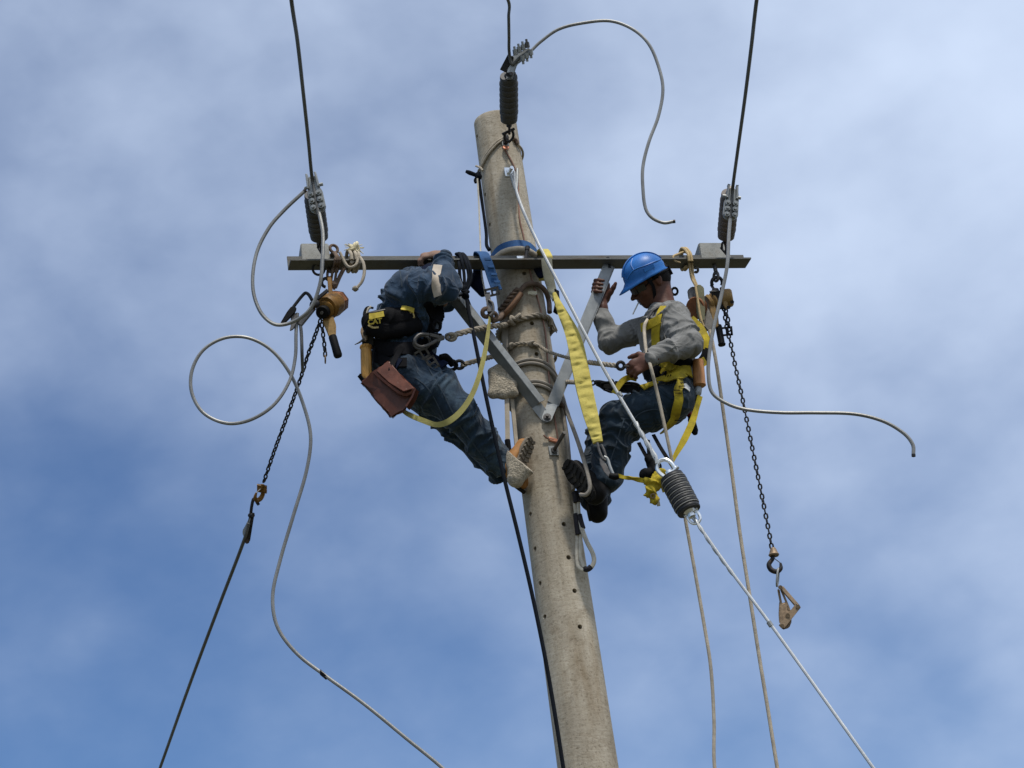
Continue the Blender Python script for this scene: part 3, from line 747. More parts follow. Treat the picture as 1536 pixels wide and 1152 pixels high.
# shirt
S = SDF()
S.cone(P(610, 520, -.31), P(620, 460, -.36), .138, .146, .05, (0, 1, 0), 1.1).cone(P(620, 460, -.36), P(626, 438, -.37), .146, .104, .06, (0, 1, 0), 1.4)
S.cone(P(611, 454, -.37), P(620, 430, -.38), .112, .088, .05)
S.cone(P(595, 505, -.34), P(608, 460, -.37), .118, .112, .05)
S.cone(J['s1'], P(640, 431, -.53), .094, .084, .05).cone(P(640, 431, -.53), J['e1'], .082, .076, .04).cone(P(666, 427, -.55), P(664, 389, -.44), .070, .048, .045)
S.cone(J['s2'], J['e2'], .08, .066, .04).cone(J['e2'], J['w2'], .062, .048, .03)
S.cut(P(659, 381, -.42), LEFTc*1+UPc*.35, .07)
shirt1 = skin_mesh('shirt', S, shirt_blue, w1, .0065, dict(amp=.036, fa=19, fp=5, seed=3, tilt=.9, joint=.5, amp2=.010))
# jeans
T = SDF()
T.cone(P(598, 548, -.28), P(604, 525, -.31), .140, .140, .04, (0, 1, 0), 1.1)
T.cone(J['h1'], P(652, 588, -.35), .128, .112, .05).cone(P(652, 588, -.35), J['k1'], .110, .090, .05).cone(J['k1'], P(723, 661, -.265), .088, .080, .04).cone(P(723, 661, -.265), P(752, 699, -.185), .078, .066, .04)
T.cone(J['h2'], J['k2'], .118, .082, .05).cone(J['k2'], P(747, 704, -.05), .080, .064, .04)
T.cut(P(759, 703, -.18), CR*.8-UPc*.75, .12); T.cut(P(758, 713, -.04), CR*.8-UPc*.75, .085)
jeans1 = skin_mesh('trousers', T, jeans_a, w1, .0065, dict(amp=.034, fa=17, fp=5, seed=11, tilt=.8, joint=.45, amp2=.010))
# boots
def boot(parent, heel, toe, sole_n, ankle, mt, ms, wid=.045, tread=True, name='boot'):
    heel, toe, sn, ankle = V3(heel), V3(toe), V3(sole_n).normalized(), V3(ankle)
    d = (toe-heel); L = d.length; d.normalize(); sn = (sn-d*sn.dot(d)).normalized(); s = d.cross(sn)
    b = SDF(); up = -sn
    b.cone(heel+d*.03+up*.045, heel+d*L*.45+up*.045, .042, .042, .03, s, wid/.045)
    b.cone(heel+d*L*.45+up*.045, toe-d*.045+up*.036, .044, .036, .03, s, 1.12*wid/.045)
    b.cone(heel+d*.045+up*.05, ankle, .045, .048, .04)
    b.cut(heel+d*L*.5+up*.012, sn, L*.8)
    o = skin_mesh(name, b, mt, parent, .006, None, 2)
    # outsole with lugs
    m = MB(); out = []
    for i in range(28):
        a = 2*math.pi*i/28; x = math.cos(a); w_ = wid*(1.0 if x > 0 else .86)*(1-.16*math.exp(-((x+.15)/.3)**2))
        out.append(heel + d*(L*.5+L*.5*x*1.02) + s*(w_*math.copysign(abs(math.sin(a))**.75, math.sin(a))) + up*.016)
    m.prism(out, sn*.018, .003)
    so = m.build('outsole', ms, parent)
    if tread:
        m = MB()
        for i in range(8):
            x = -.42+.84*i/7; w_ = wid*.86*math.sqrt(max(.1, 1-(2*x*.92)**2))**.6; c = heel+d*(L*(.5+x))+sn*.004
            for q in (-1, 1):
                m.box(c+s*(q*w_*.5), (d*.35+s*q*.9).normalized()*w_*.42, (s*-q*.35+d*.9).normalized()*.0075, sn*.005, .001)
        m.build('tread', ms, parent)
    return o
# near foot: standing on the pole, sole turned towards the camera; far foot below it
boot(w1, P(775, 712, -.24), P(798, 657, -.21), CR*.72+TOC*.75-UPc*.1, P(759, 699, -.18), leather_tan, sole_grey, .044)
boot(w1, P(752, 715, -.12), P(786, 741, -.10), UPc*-.8-CR*.45, P(757, 700, -.08), leather_tan, sole_black, .042, False)
TR1 = [bvh(shirt1), bvh(jeans1)]
# stitched seams, reflective band
m = MB(); lay(m, [(657, 398), (654, 412), (654, 428), (657, 444)], TR1, .045, .003, .003); m.build('reflective_band', reflective, w1)
m = MB(); lay(m, [(598, 399), (601, 412), (603, 430)], TR1, .006, .0015, .003); m.build('shirt_seam', seam_m, w1); m = MB(); lay(m, [(585, 470), (608, 462), (630, 470)], TR1, .005, .0015, .003)
m.build('shirt_seam', seam_m, w1)
m = MB(); lay(m, [(640, 548), (665, 590), (690, 640), (715, 672), (745, 715)], TR1, .006, .0015, .003, 10); lay(m, [(622, 566), (640, 580), (655, 604), (672, 640)], TR1, .005, .0015, .003)
lay(m, [(640, 548), (655, 557), (668, 556)], TR1, .005, .0015, .003)
m.build('jeans_seam', seam_m, w1)
# harness webbing
hs = tag(MB().ribbon([P(575, 530, -.42), P(576, 531, -.42)], TOC, .01).build('harness', black_web, w1))
bpy.data.objects.remove(hs)
m = MB()
lay(m, [(552, 514), (575, 521), (600, 525), (625, 522), (648, 512), (660, 508)], TR1, .072, .012, .012, 8, .004)
lay(m, [(560, 533), (585, 545), (610, 545)], TR1, .05, .012, .008)
harness1 = m.build('harness', black_web, w1)
m = MB(); lay(m, [(625, 512), (640, 530), (655, 545), (668, 552)], TR1, .055, .014, .008); lay(m, [(600, 540), (590, 560), (588, 585)], TR1, .045, .012, .006); m.build('leg_strap', navy_web, harness1)
m = MB(); lay(m, [(640, 452), (648, 470), (645, 495), (638, 512)], TR1, .045, .01, .008); m.build('shoulder_strap', black_web, harness1)
def buckle(parent, c, u, v, w_, h_, r=.0055, mt=grey_steel, bar=True, name='buckle'):
    c, u, v = V3(c), V3(u).normalized(), V3(v); v = (v-u*v.dot(u)).normalized()
    p = [c+u*(w_/2)+v*(h_/2), c-u*(w_/2)+v*(h_/2), c-u*(w_/2)-v*(h_/2), c+u*(w_/2)-v*(h_/2)]
    m_ = MB()
    for i in range(4): m_.bar(p[i]+(p[i]-p[(i+1) % 4]).normalized()*r, p[(i+1) % 4]-(p[i]-p[(i+1) % 4]).normalized()*r, r*2, r*1.2, (p[i]-p[(i+1) % 4]).cross(u.cross(v)))
    if bar: m_.bar((p[0]+p[1])/2, (p[2]+p[3])/2, r*1.8, r*1.4, u)
    return m_.build(name, mt, parent, smooth=False)
buckle(harness1, near(633, 532, TR1)[0]+TOC*.03, CR*.8-UPc*-.5, UPc, .065, .045)
buckle(harness1, near(650, 543, TR1)[0]+TOC*.03, CR*.5-UPc*.8, UPc*.5+CR, .058, .04)
c = near(633, 514, TR1)[0]+TOC*.03
MB().torus(c, TOC+CR*.2, .034, .007, 22, 8, sx=1.25, xdir=CR*.9+UPc*.2).build('d_ring', grey_steel, harness1)
c = P(655, 489, -.46); MB().torus(c, TOC+CR*.2, .024, .0085, 20, 8, sx=.8, xdir=CR).build('side_ring', black_fab, harness1)
m = MB(); 
pts = PP([(650, 452, -.46), (664, 452, -.46), (667, 478, -.46), (658, 486, -.46), (644, 478, -.46)]); m.prism(pts, _f*.06, .008); m.build('chest_pad', black_fab, harness1)

# ================================================================== worker in grey jersey and blue helmet
w2 = thing('person', P(930, 775, -.1), 'worker in blue hard hat and grey long-sleeved shirt gripping the brace', 'person')
K = dict(pel=P(1007, 582, -.14), wai=P(1003, 546, -.14), che=P(1001, 499, -.16), sho=P(1004, 476, -.16), neck=P(996, 458, -.18),
         s1=P(1013, 476, -.30), e1=P(1029, 516, -.37), w1=P(979, 537, -.45), s2=P(983, 488, -.03), e2=P(917, 512, -.03), w2=P(903, 462, -.02),
         h1=P(1004, 600, -.24), k1=P(926, 632, -.27), a1=P(906, 732, -.20), h2=P(1000, 600, -.05), k2=P(906, 656, -.06), a2=P(890, 752, -.02))
B = SDF()
B.cone(K['pel'], K['wai'], .105, .105, .05, (0, 1, 0), 1.2).cone(K['wai'], K['che'], .105, .108, .05, (0, 1, 0), 1.2).cone(K['che'], K['sho'], .108, .065, .05, (0, 1, 0), 1.4)
for a, b_, ra, rb in (('s1', 'e1', .044, .034), ('e1', 'w1', .030, .024), ('s2', 'e2', .042, .034), ('e2', 'w2', .032, .026), ('h1', 'k1', .082, .056), ('k1', 'a1', .055, .038), ('h2', 'k2', .082, .056), ('k2', 'a2', .055, .038)):
    B.cone(K[a], K[b_], ra, rb, .04)
HS = 1.06
hf = (LEFTc*.875 - UPc*.45 + TOC*.17).normalized(); hs_ = (TOC*.98+CR*.1); hs_ = (hs_-hf*hs_.dot(hf)).normalized(); hu = hf.cross(hs_).normalized()
if hu.dot(UPc) < 0: hu = -hu
hf, hs_, hu = hf*HS, hs_*HS, hu*HS
hc = P(975, 419, -.20)
def HE(c_, r_, k_): B.ell(c_, (hf, hs_, hu), tuple(x*HS for x in r_), k_)
def HCo(a_, b_, r0, r1, k_): B.cone(a_, b_, r0*HS, r1*HS, k_)
# neck, skull, jaw, features
HCo(K['neck'], hc-hu*.045-hf*.030, .056, .052, .03)
HE(hc, (.098, .076, .098), .02)
HE(hc+hf*.030-hu*.055, (.068, .060, .060), .03)
HCo(hc+hf*.056-hu*.101, hc+hf*.070-hu*.101, .023, .021, .03)                      # chin
HCo(hc-hf*.005-hu*.075+hs_*.045, hc+hf*.055-hu*.105+hs_*.016, .019, .017, .025)   # jaw line
HCo(hc+hf*.090-hu*.002-hs_*.04, hc+hf*.090-hu*.002+hs_*.04, .013, .013, .02)      # brow
HCo(hc+hf*.094-hu*.014, hc+hf*.121-hu*.046, .008, .012, .010)                     # nose bridge to tip
HE(hc+hf*.104-hu*.050+hs_*.014, (.012, .010, .009), .008); HE(hc+hf*.104-hu*.050-hs_*.014, (.012, .010, .009), .008)
HCo(hc+hf*.095-hu*.070-hs_*.018, hc+hf*.095-hu*.070+hs_*.018, .0085, .0085, .006)  # upper lip
HCo(hc+hf*.091-hu*.085-hs_*.016, hc+hf*.091-hu*.085+hs_*.016, .009, .009, .006)    # lower lip
HE(hc+hf*.062-hu*.035+hs_*.046, (.026, .018, .022), .02)                           # cheekbone
for q in (1, -1):
    e = hc-hf*.018-hu*.012+hs_*.077*q
    HE(e, (.019, .010, .031), .006); HE(e-hu*.022+hf*.003, (.011, .009, .012), .004)
    B.sub(e+hs_*.014*q+hf*.002+hu*.004, .010, .006)
# near hand at the belt
hand(B, P(977, 538.5, -.455), LEFTc*.87-UPc*.42+TOC*.12, _f*.85-UPc*.35+CR*.2, UPc*-.1+LEFTc*.5+_f*.6, (38, 48, 35), 1.06, thumb_curl=.6)
# far hand gripping the brace: palm behind, fingers round its left edge, thumb on the right
def brace_y(t): q = tR.lerp(foot, t); return q.y
yb = brace_y((430-402)/(632-402.0))
B.cone(P(903, 462, -.02), P(902, 448, yb+.045), .029, .030, .02).cone(P(902, 448, yb+.045), P(901, 430, yb+.04), .032, .034, .02, _f, .6)
B.cone(P(908, 446, yb+.04), P(908, 428, yb+.04), .026, .026, .02, _f, .6)
for i in range(4):
    fy = 420.5+5.6*i; ex = -abs(i-1.3)*-.6; sh = (3-i)*1.3
    pts = [P(902+sh*.6, fy+4, yb+.045), P(891.5+sh+ex, fy+2.5, yb+.028), P(888.5+sh+ex, fy+.5, yb-.002), P(893+sh+ex, fy-.5, yb-.026), P(901+sh+ex, fy+.5, yb-.03)]
    B.chain(pts, [.012, .0112, .0108, .0098, .0082], .006, bone=False)
B.chain([P(908, 448, yb+.04), P(916, 438, yb+.022), P(920.5, 431, yb+.008), P(923.5, 425, yb-.002)], [.019, .0145, .0115, .0095], .01, bone=False)
body2 = skin_mesh('body', B, skin, w2, .0048)
TB2 = [bvh(body2)]
# jersey
S = SDF()
S.cone(P(1006, 560, -.14), K['wai'], .120, .124, .04, (0, 1, 0), 1.15).cone(K['wai'], P(1001, 499, -.16), .124, .130, .05, (0, 1, 0), 1.15).cone(P(1001, 499, -.16), P(1005, 478, -.16), .130, .088, .05, (0, 1, 0), 1.4)
S.cone(P(1005, 474, -.16), P(995, 466, -.18), .074, .060, .03).cone(P(995, 490, -.17), P(985, 493, -.20), .080, .072, .03)
ST = SDF(); ST.pr = list(S.pr); ST.bones = list(S.bones)
S.cone(K['s1'], P(1024, 497, -.335), .076, .068, .05).cone(P(1024, 497, -.335), K['e1'], .068, .060, .05).cone(K['e1'], P(1006, 526, -.41), .060, .055, .04).cone(P(1006, 526, -.41), P(978, 537.5, -.452), .055, .050, .03)
S.cone(K['s2'], P(948, 502, -.03), .074, .056, .05).cone(P(948, 502, -.03), K['e2'], .056, .053, .05).cone(K['e2'], P(907, 484, -.025), .052, .047, .04).cone(P(907, 484, -.025), P(903, 464, -.02), .047, .038, .03)
S.cut(P(973, 539, -.455), LEFTc*.9-UPc*.3, .075); S.cut(P(902.5, 461, -.02), UPc, .065)
shirt2 = skin_mesh('shirt', S, shirt_grey, w2, .006, dict(amp=.027, fa=16, fp=4.5, seed=21, tilt=.9, joint=.5, amp2=.009))
# jeans
T = SDF()
T.cone(P(1008, 588, -.14), P(1006, 564, -.14), .122, .122, .04, (0, 1, 0), 1.2)
T.cone(K['h1'], P(968, 612, -.26), .118, .104, .05).cone(P(968, 612, -.26), K['k1'], .102, .088, .05).cone(K['k1'], P(917, 675, -.245), .086, .080, .04).cone(P(917, 675, -.245), P(908, 722, -.21), .078, .070, .04)
T.cone(K['h2'], K['k2'], .108, .078, .05).cone(K['k2'], P(894, 700, -.05), .076, .070, .04).cone(P(894, 700, -.05), P(893, 745, -.03), .070, .066, .04)
jeans2 = skin_mesh('trousers', T, jeans_b, w2, .006, dict(amp=.033, fa=17, fp=5, seed=31, tilt=.8, joint=.45, amp2=.009))
# boots
boot(w2, P(890, 748, -.30), P(847, 693, -.25), LEFTc*.36-UPc*.30+TOC*1.0, P(908, 728, -.21), leather_dark, sole_black, .054)
boot(w2, P(884, 781, -.05), P(872, 722, -.03), LEFTc*.95-UPc*.1, P(897, 745, -.04), leather_dark, sole_black, .045, False)
TR2 = [bvh(shirt2), bvh(jeans2)]
_v, _q = ST.mesh(.008); TT2 = [BVHTree.FromPolygons(_v.tolist(), _q.tolist()), TR2[1]]
m = MB(); lay(m, [(936, 628), (926, 660), (913, 700), (908, 725)], TR2, .006, .0015, .003, 10); lay(m, [(1000, 618), (980, 614), (957, 622), (938, 648)], TR2, .005, .0015, .003, 10); lay(m, [(982, 592), (992, 608), (1000, 618)], TR2, .005, .0015, .003)
m.build('jeans_seam', seam_m, w2)
m = MB(); lay(m, [(996, 470), (994, 490), (1000, 512)], TR2, .005, .0015, .003, 8); m.build('shirt_seam', mat('grey_seam', (.12, .115, .105), .9, 0, .2, 20, .2, 90), w2)
# white undershirt edge at the back of the belt
m = MB(); lay(m, [(1016, 576), (1026, 578), (1034, 585)], TR2, .03, .003, .004); m.build('undershirt_hem', white_cloth, w2)
# helmet
m = MB(); he = hc+hu*.037+hf*.012; nseg = 40; rings = 14
def hp(th, ph, r=1.0):                      # dome point: th from the top
    x = math.cos(ph); yv = math.sin(ph)
    return he + hf*(x*.110*math.sin(th)*r) + hs_*(yv*.095*math.sin(th)*r) + hu*(.100*math.cos(th)*r)
prof = [math.pi/2*i/rings for i in range(1, rings+1)]
m.v.append(hp(0, 0)); 
for th in prof:
    for j in range(nseg): m.v.append(hp(th, 2*math.pi*j/nseg))
def brim(ph):
    f = max(0, math.cos(ph))**2.2; return .008+.046*f, -.010-.014*f
for step in (0.35, 1.0):
    for j in range(nseg):
        ph = 2*math.pi*j/nseg; o_, dz = brim(ph); q = hp(math.pi/2, ph); rd = (hf*math.cos(ph)*1.0+hs_*math.sin(ph)*.85).normalized()
        m.v.append(q + rd*(o_*step) + hu*(-.012-(abs(dz)+.002)*step**1.3))
for j in range(nseg): m.f.append((0, 1+j, 1+(j+1) % nseg))
R_ = len(prof)+2
for i in range(R_-1):
    for j in range(nseg):
        k = (j+1) % nseg; m.f.append((1+i*nseg+j, 1+(i+1)*nseg+j, 1+(i+1)*nseg+k, 1+i*nseg+k))
helmet = m.build('helmet', helmet_blue, w2, angle=70)
so = helmet.modifiers.new('shell', 'SOLIDIFY'); so.thickness = .004; so.offset = -1
# raised crown ridge and side ridge on the shell
m = MB(); m.ribbon([hp(math.radians(t), 0 if t > 0 else math.pi, 1.006) if t >= 0 else hp(math.radians(-t), math.pi, 1.006) for t in range(-72, 80, 8)], [hu]*19, .034, .008, 2, .002)
m.build('crown_ridge', helmet_blue, helmet)
m = MB()
for q in (1, -1):
    m.tube([hp(rad(80), rad(25)*q, 1.004), hp(rad(66), rad(55)*q, 1.004), hp(rad(69), rad(90)*q, 1.004), hp(rad(72), rad(125)*q, 1.004), hp(rad(74), rad(150)*q, 1.004)], .004, 6, 6)
    m.tube([hp(rad(66), rad(55)*q, 1.003), hp(rad(45), rad(48)*q, 1.003), hp(rad(22), rad(50)*q, 1.003)], .0035, 6, 6)
m.build('side_ridge', helmet_blue, helmet)
m = MB()
for q in (1, -1): m = MB(); m.ribbon([hp(rad(80), rad(80)*q, 1.01), hp(rad(80), rad(110)*q, 1.01)], [hs_*q, hs_*q], .02, .008, 3); m.build('accessory_slot', helmet_blue, helmet)
m = MB(); c = he-hf*.100-hu*.040; m.box(c, hf*.016, hs_*.030, hu*.018, .006); m.cyl(c-hs_*.04, c+hs_*.045, .012, seg=10)
m.tube([c+hs_*.05+hu*.01, he-hf*.06+hs_*.09-hu*.03, he-hf*.01+hs_*.088-hu*.035], .007, 6, 5); m.build('headband_ratchet', black_fab, helmet)
# chin strap with cup
m = MB(); pts = [he+hf*.022+hs_*.090-hu*.02, hc+hf*.022+hs_*.081-hu*.03, hc+hf*.030+hs_*.072-hu*.070, hc+hf*.042+hs_*.050-hu*.112]
m.ribbon(pts, [hs_, hs_, hs_-hu*.1, hs_*.8-hu*.5], .017, .004, 5); m.build('chin_strap', black_web, helmet); m = MB()
m.ribbon([p-hs_*2*(p-hc).dot(hs_)/HS**2 for p in pts], [-hs_]*4, .017, .004, 5); m.build('chin_strap', black_web, helmet)
MB().ball(hc+hf*.050-hu*.122+hs_*.030, .026, 14, 9, (1, 1, .8)).build('chin_cup', grip_black, helmet)
# wrap-around dark glasses
m = MB(); gl = []
for a in (-62, -40, -22, -6, 6, 22, 40, 62):
    q = rad(a); gl.append(hc + hf*(.108*math.cos(q)-.0+.004) + hs_*(.082*math.sin(q)) - hu*.018)
m.ribbon(gl, [(hf*math.cos(rad(a))+hs_*math.sin(rad(a))) for a in (-62, -40, -22, -6, 6, 22, 40, 62)], [.03, .036, .036, .022, .022, .036, .036, .03], .004, 4)
m.build('sunglasses', lens_dark, w2)
m = MB()
for q in (1, -1): m = MB(); m.tube([gl[-1] if q == 1 else gl[0], hc+hs_*.083*q-hu*.008+hf*.03, hc+hs_*.083*q-hu*.006-hf*.02], .0035, 6, 4); m.build('glasses_temple', black_fab, w2)
m = MB(); c = hc+hf*.104-hu*.076; m.cyl(c, c+hf*.052-hu*.038, .0036, seg=8); m.build('cigarette', white_paper, w2)
hm = SDF(); hm.ell(hc-hf*.012+hu*.004, (hf, hs_, hu), (.102, .084, .099), .02).cut(hc-hf*.035-hu*.035, hf*.5-hu*.9, .2).cut(hc+hf*.01, hf, .2)
skin_mesh('hair', hm, hair_m, w2, .006)
# harness webbing
m = MB(); lay(m, [(996, 463), (991, 472), (988, 484)], TT2, .032, .014, .007, 8); m.build('harness', yellow_web, w2)
harness2 = bpy.data.objects[[o.name for o in w2.children if o.name.startswith('harness')][0]]
def yw(pix, w=.034, name='strap', mt=yellow_web, off=.009, dens=8, soft=3, thick=.007):
    m_ = MB(); lay(m_, pix, TT2, w, off+.004, thick, dens, .001, soft); return m_.build(name, mt, harness2)
yw([(987, 484), (985, 500), (986, 522)], .046, 'chest_strap')
yw([(966, 492), (978, 487), (991, 480)], .046, 'chest_band', off=.012)
yw([(990, 545), (1003, 556), (1018, 559), (1033, 560)], .068, 'waist_belt', off=.014)
yw([(986, 577), (1000, 573), (1013, 569), (1024, 566)], .044, 'hip_strap', off=.022)
yw([(962, 585), (975, 581), (987, 577)], .036, 'hip_strap', off=.012)
yw([(1015, 566), (1018, 585), (1016, 606), (1010, 624), (999, 638), (986, 648)], [.040, .052], 'thigh_strap', off=.013, dens=10)
yw([(992, 535), (1000, 546), (1012, 560)], .042, 'side_strap', off=.024)
yw([(990, 543), (1012, 545), (1034, 543)], .04, 'waist_pad', black_web, .012, thick=.012)
yw([(970, 556), (985, 560), (1000, 564)], .085, 'belt_panel', black_web, .010, thick=.012)
yw([(996, 461), (982, 468), (974, 480)], .018, 'collar_cord', grey_steel, .008)
# stitched bars on the webbing
m = MB()
for px, py in [(1002, 571), (1006, 571), (1010, 570), (1018, 583), (1018, 587), (1018, 591), (1019, 579), (1014, 624)]:
    m = MB(); h_ = near(px, py, TR2)
    q = h_[0]+h_[1]*.028; along = CR if py > 575 else UPc*.9+CR*.2
    m.bar(q-along*.016, q+along*.016, .004, .003, h_[1].cross(along)); m.build('stitching', black_web, harness2)
# loop of webbing behind the back
def cam_ribbon(name, pix, w, mt, parent=None, thick=.005, tw=None, smooth=6, crown=0.0, **kw):
    pts = PP(pix); m_ = MB(); ns = [TOC]*len(pts) if tw is None else [(TOC*math.cos(rad(a))+CR*math.sin(rad(a))) for a in tw]
    m_.ribbon(pts, ns, w, thick, smooth, crown); return m_.build(name, mt, parent, **kw)
cam_ribbon('back_strap', [(1036, 478, -.22), (1050, 492, -.24), (1060, 510, -.25), (1060, 525, -.25)], .042, yellow_web, harness2, tw=(0, 15, 30, 25))
cam_ribbon('back_strap_end', [(1061, 523, -.25), (1058, 534, -.25), (1052, 543, -.25)], .046, black_web, harness2, .014)
cam_ribbon('tool_loop', [(1058, 541, -.25), (1052, 545, -.26), (1046, 552, -.26)], .044, yellow_web, harness2, .01)
cam_ribbon('front_loop', [(955, 568, -.33), (945, 566, -.36), (933, 572, -.38), (921, 590, -.38)], .03, yellow_web, harness2, tw=(0, 20, 0, -30))
m = MB(); m.torus(P(1012, 437, -.12), TOC+CR*.5, .018, .007, 12, 6); m.build('back_ring', black_fab, harness2)
# ================================================================== insulators, clamps and line conductors
YL, YR = arm_at(479, .06).y, arm_at(1085, .06).y
def insulator(label, a, b, r, n_shed, mt, end_a, end_b, group=None, rib=None, cap=0.02):
    """a: fixed end, b: line end"""
    a, b = V3(a), V3(b); d = (b-a); L = d.length; d.normalize()
    t = thing('insulator', (a+b)/2, label, 'insulator', group)
    MB().lathe(a, b, [(0, r*.90), (1, r*.90)], 24).build('core_housing', mt, t)
    s = L/n_shed
    for i in range(n_shed):
        p = a+d*(s*i); m_ = MB(); k = .93 if i in (0, n_shed-1) else 1
        m_.lathe(p+d*.002, p+d*(s-.001), [(0, r*.88*k), (.06, r*.925*k), (.30, r*.985*k), (.62, r*1.0*k), (.86, r*.99*k), (.97, r*.94*k), (1, r*.88*k)], 28); m_.build('shed', mt, t, angle=60)
        if rib and i: MB().torus(p, d, r*.945, .0030, 28, 6).build('rib_edge', rib, t)
    for p, q, m2 in ((a, -d, end_a), (b, d, end_b)):
        m_ = MB(); m_.cyl(p-q*.005, p+q*cap, r*.52, r*.36, 14); m_.cyl(p+q*cap*.8, p+q*(cap+.02), r*.30, seg=10); m_.build('end_fitting', m2, t)
    return t, a, b, d
def shackle(label, c, d, size, mt, nrm, group=None, parent=None):
    """bow shackle: U along d with a cross pin"""
    c, d = V3(c), V3(d).normalized(); n = V3(nrm); n = (n-d*n.dot(d)).normalized(); s = d.cross(n)
    w_ = size*.42
    pts = [c-d*size*.5+s*w_*.8, c+s*w_, c+d*size*.35+s*w_*.75, c+d*size*.52, c+d*size*.35-s*w_*.75, c-s*w_, c-d*size*.5-s*w_*.8]
    t = thing('shackle', c, label, 'shackle', group) if parent is None else parent
    MB().tube(pts, size*.115, 8, 6).build('bow', mt, t)
    MB().cyl(c-d*size*.45+s*w_*1.35, c-d*size*.45-s*w_*1.35, size*.12, seg=10).build('pin', mt, t)
    return t
def nutgrid(t, c, u, v, n, rows, cols, du, dv, mt, r=.014, h=.03):
    for i in range(rows):
        for j in range(cols):
            p = c+u*((i-(rows-1)/2)*du)+v*((j-(cols-1)/2)*dv); m_ = MB(); m_.cyl(p-n*.02, p+n*h*.55, r, r, 6); m_.cyl(p+n*h*.5, p+n*h, r*.5, r*.45, 10); m_.build('clamp_nut', mt, t)
def line_clamp(label, top, bot, nrm, mt, grp):
    top, bot = V3(top), V3(bot); d = (bot-top).normalized(); n = V3(nrm); n = (n-d*n.dot(d)).normalized(); s = d.cross(n)
    t = thing('strain_clamp', (top+bot)/2, label, 'clamp', grp); L = (bot-top).length
    m_ = MB(); m_.prism([top-s*.018, top+s*.018, top+d*L*.35+s*.027, top+d*L*.42+s*.038, bot-d*.02+s*.040, bot+s*.020, bot-s*.020, bot-d*.02-s*.040, top+d*L*.42-s*.038, top+d*L*.35-s*.027], -n*.03, .004)
    m_.build('clamp_body', mt, t)
    for q in (1, -1): MB().bar(top+s*q*.022-d*.012, top+d*L*.35+s*q*.026, .010, .034, s, .002).build('side_plate', mt, t)
    MB().cyl(top+d*L*.27-s*.048-n*.01, top+d*L*.27+s*.048-n*.01, .009, seg=8).build('cross_pin', mt, t)
    nutgrid(t, top+d*L*.70, d, s, n, 3, 2, L*.185, .040, mt, .0155, .026)
    return t
IG = 'strain insulators of the line'
# left end of the crossarm
iL = insulator('dark ribbed strain insulator above the crossarm end that holds the ochre hoist', P(479, 356, YL-.08), P(470, 291, YL-.34), .0505, 9, poly, grey_steel, grey_steel)
shackle('small dark shackle linking the insulator to the crossarm end above the ochre hoist', P(479, 370, YL-.035), iL[3], .055, dark_steel, ax+ad*.5)
line_clamp('grey six-bolt clamp on the insulator above the ochre hoist', P(467, 264, YL-.44), P(477.5, 317, YL-.42), TOC*1.0+UPc*-.2, galv, None)
# right end
iR = insulator('brown-tinged ribbed strain insulator above the crossarm end behind the grey-shirted worker', P(1089, 355, YR-.08), P(1095, 290, YR-.34), .0500, 9, mat('insulator_polymer_brown', (.105, .085, .072), .55, 0, .25, 10, .1, 60), grey_steel, grey_steel)
shackle('small dark shackle linking the brown-tinged insulator to the crossarm', P(1086, 371, YR-.035), iR[3], .055, dark_steel, ax+ad*.5)
line_clamp('grey six-bolt clamp on the brown-tinged insulator behind the grey-shirted worker', P(1099, 282, YR-.44), P(1095.5, 328, YR-.42), TOC*1.0+UPc*-.2, galv, None)
# pole top
iM = insulator('dark ribbed strain insulator hanging above the top of the concrete pole', P(763.5, 180, -.26), P(763, 114, -.52), .0505, 8, poly, dark_steel, grey_steel)
cl = thing('strain_clamp', P(775, 95, -.58), 'bent bolted clamp on the insulator at the pole top', 'clamp')
m = MB(); m.prism(PP([(759, 119, -.56), (768, 119, -.56), (776, 96, -.58), (798, 80, -.60), (794, 71, -.60), (768, 84, -.58), (764, 84, -.58)]), _f*.035, .004); m.build('clamp_body', galv, cl)
MB().bar(P(766, 84, -.59), P(754.5, 106, -.56), .03, .012, CR, .002).build('keeper_plate', dark_steel, cl)
for i, (x, y) in enumerate([(773, 80), (779, 76), (785, 72.5), (791, 69), (784, 86), (790, 82), (796, 77)]):
    p = P(x, y, -.615); u = (UPc*.9+LEFTc*.15) if i < 4 else -(UPc*.9+LEFTc*.1)
    m = MB(); m.cyl(p-u*.01, p+u*.022, .0125, seg=6); m.cyl(p+u*.02, p+u*.04, .0065, seg=8); m.build('clamp_nut', galv if i != 3 else grey_steel, cl)
MB().cyl(P(762, 112, -.585), P(771, 110, -.54), .012, seg=8).build('clevis_pin', dark_steel, cl)
# hardware from the pole-top eye bolt to that insulator: two linked shackles
shackle('upper dark shackle hooked to the insulator at the pole top', P(764, 189, -.24), iM[3], .060, dark_steel, CR)
shackle('lower dark shackle hooked to the eye bolt at the pole top', P(763.5, 204, -.20), iM[3]*-1+Vector((.1, 0, 0)), .066, dark_steel, CR*.4+TOC)
c = on_pole(758, 213, .03); m = MB(); m.torus(c, CR+TOC*.2, .019, .0075, 16, 8); m.cyl(c, on_pole(758, 213, -.02), .009, seg=8); m.build('eye_bolt', dark_steel, pole)

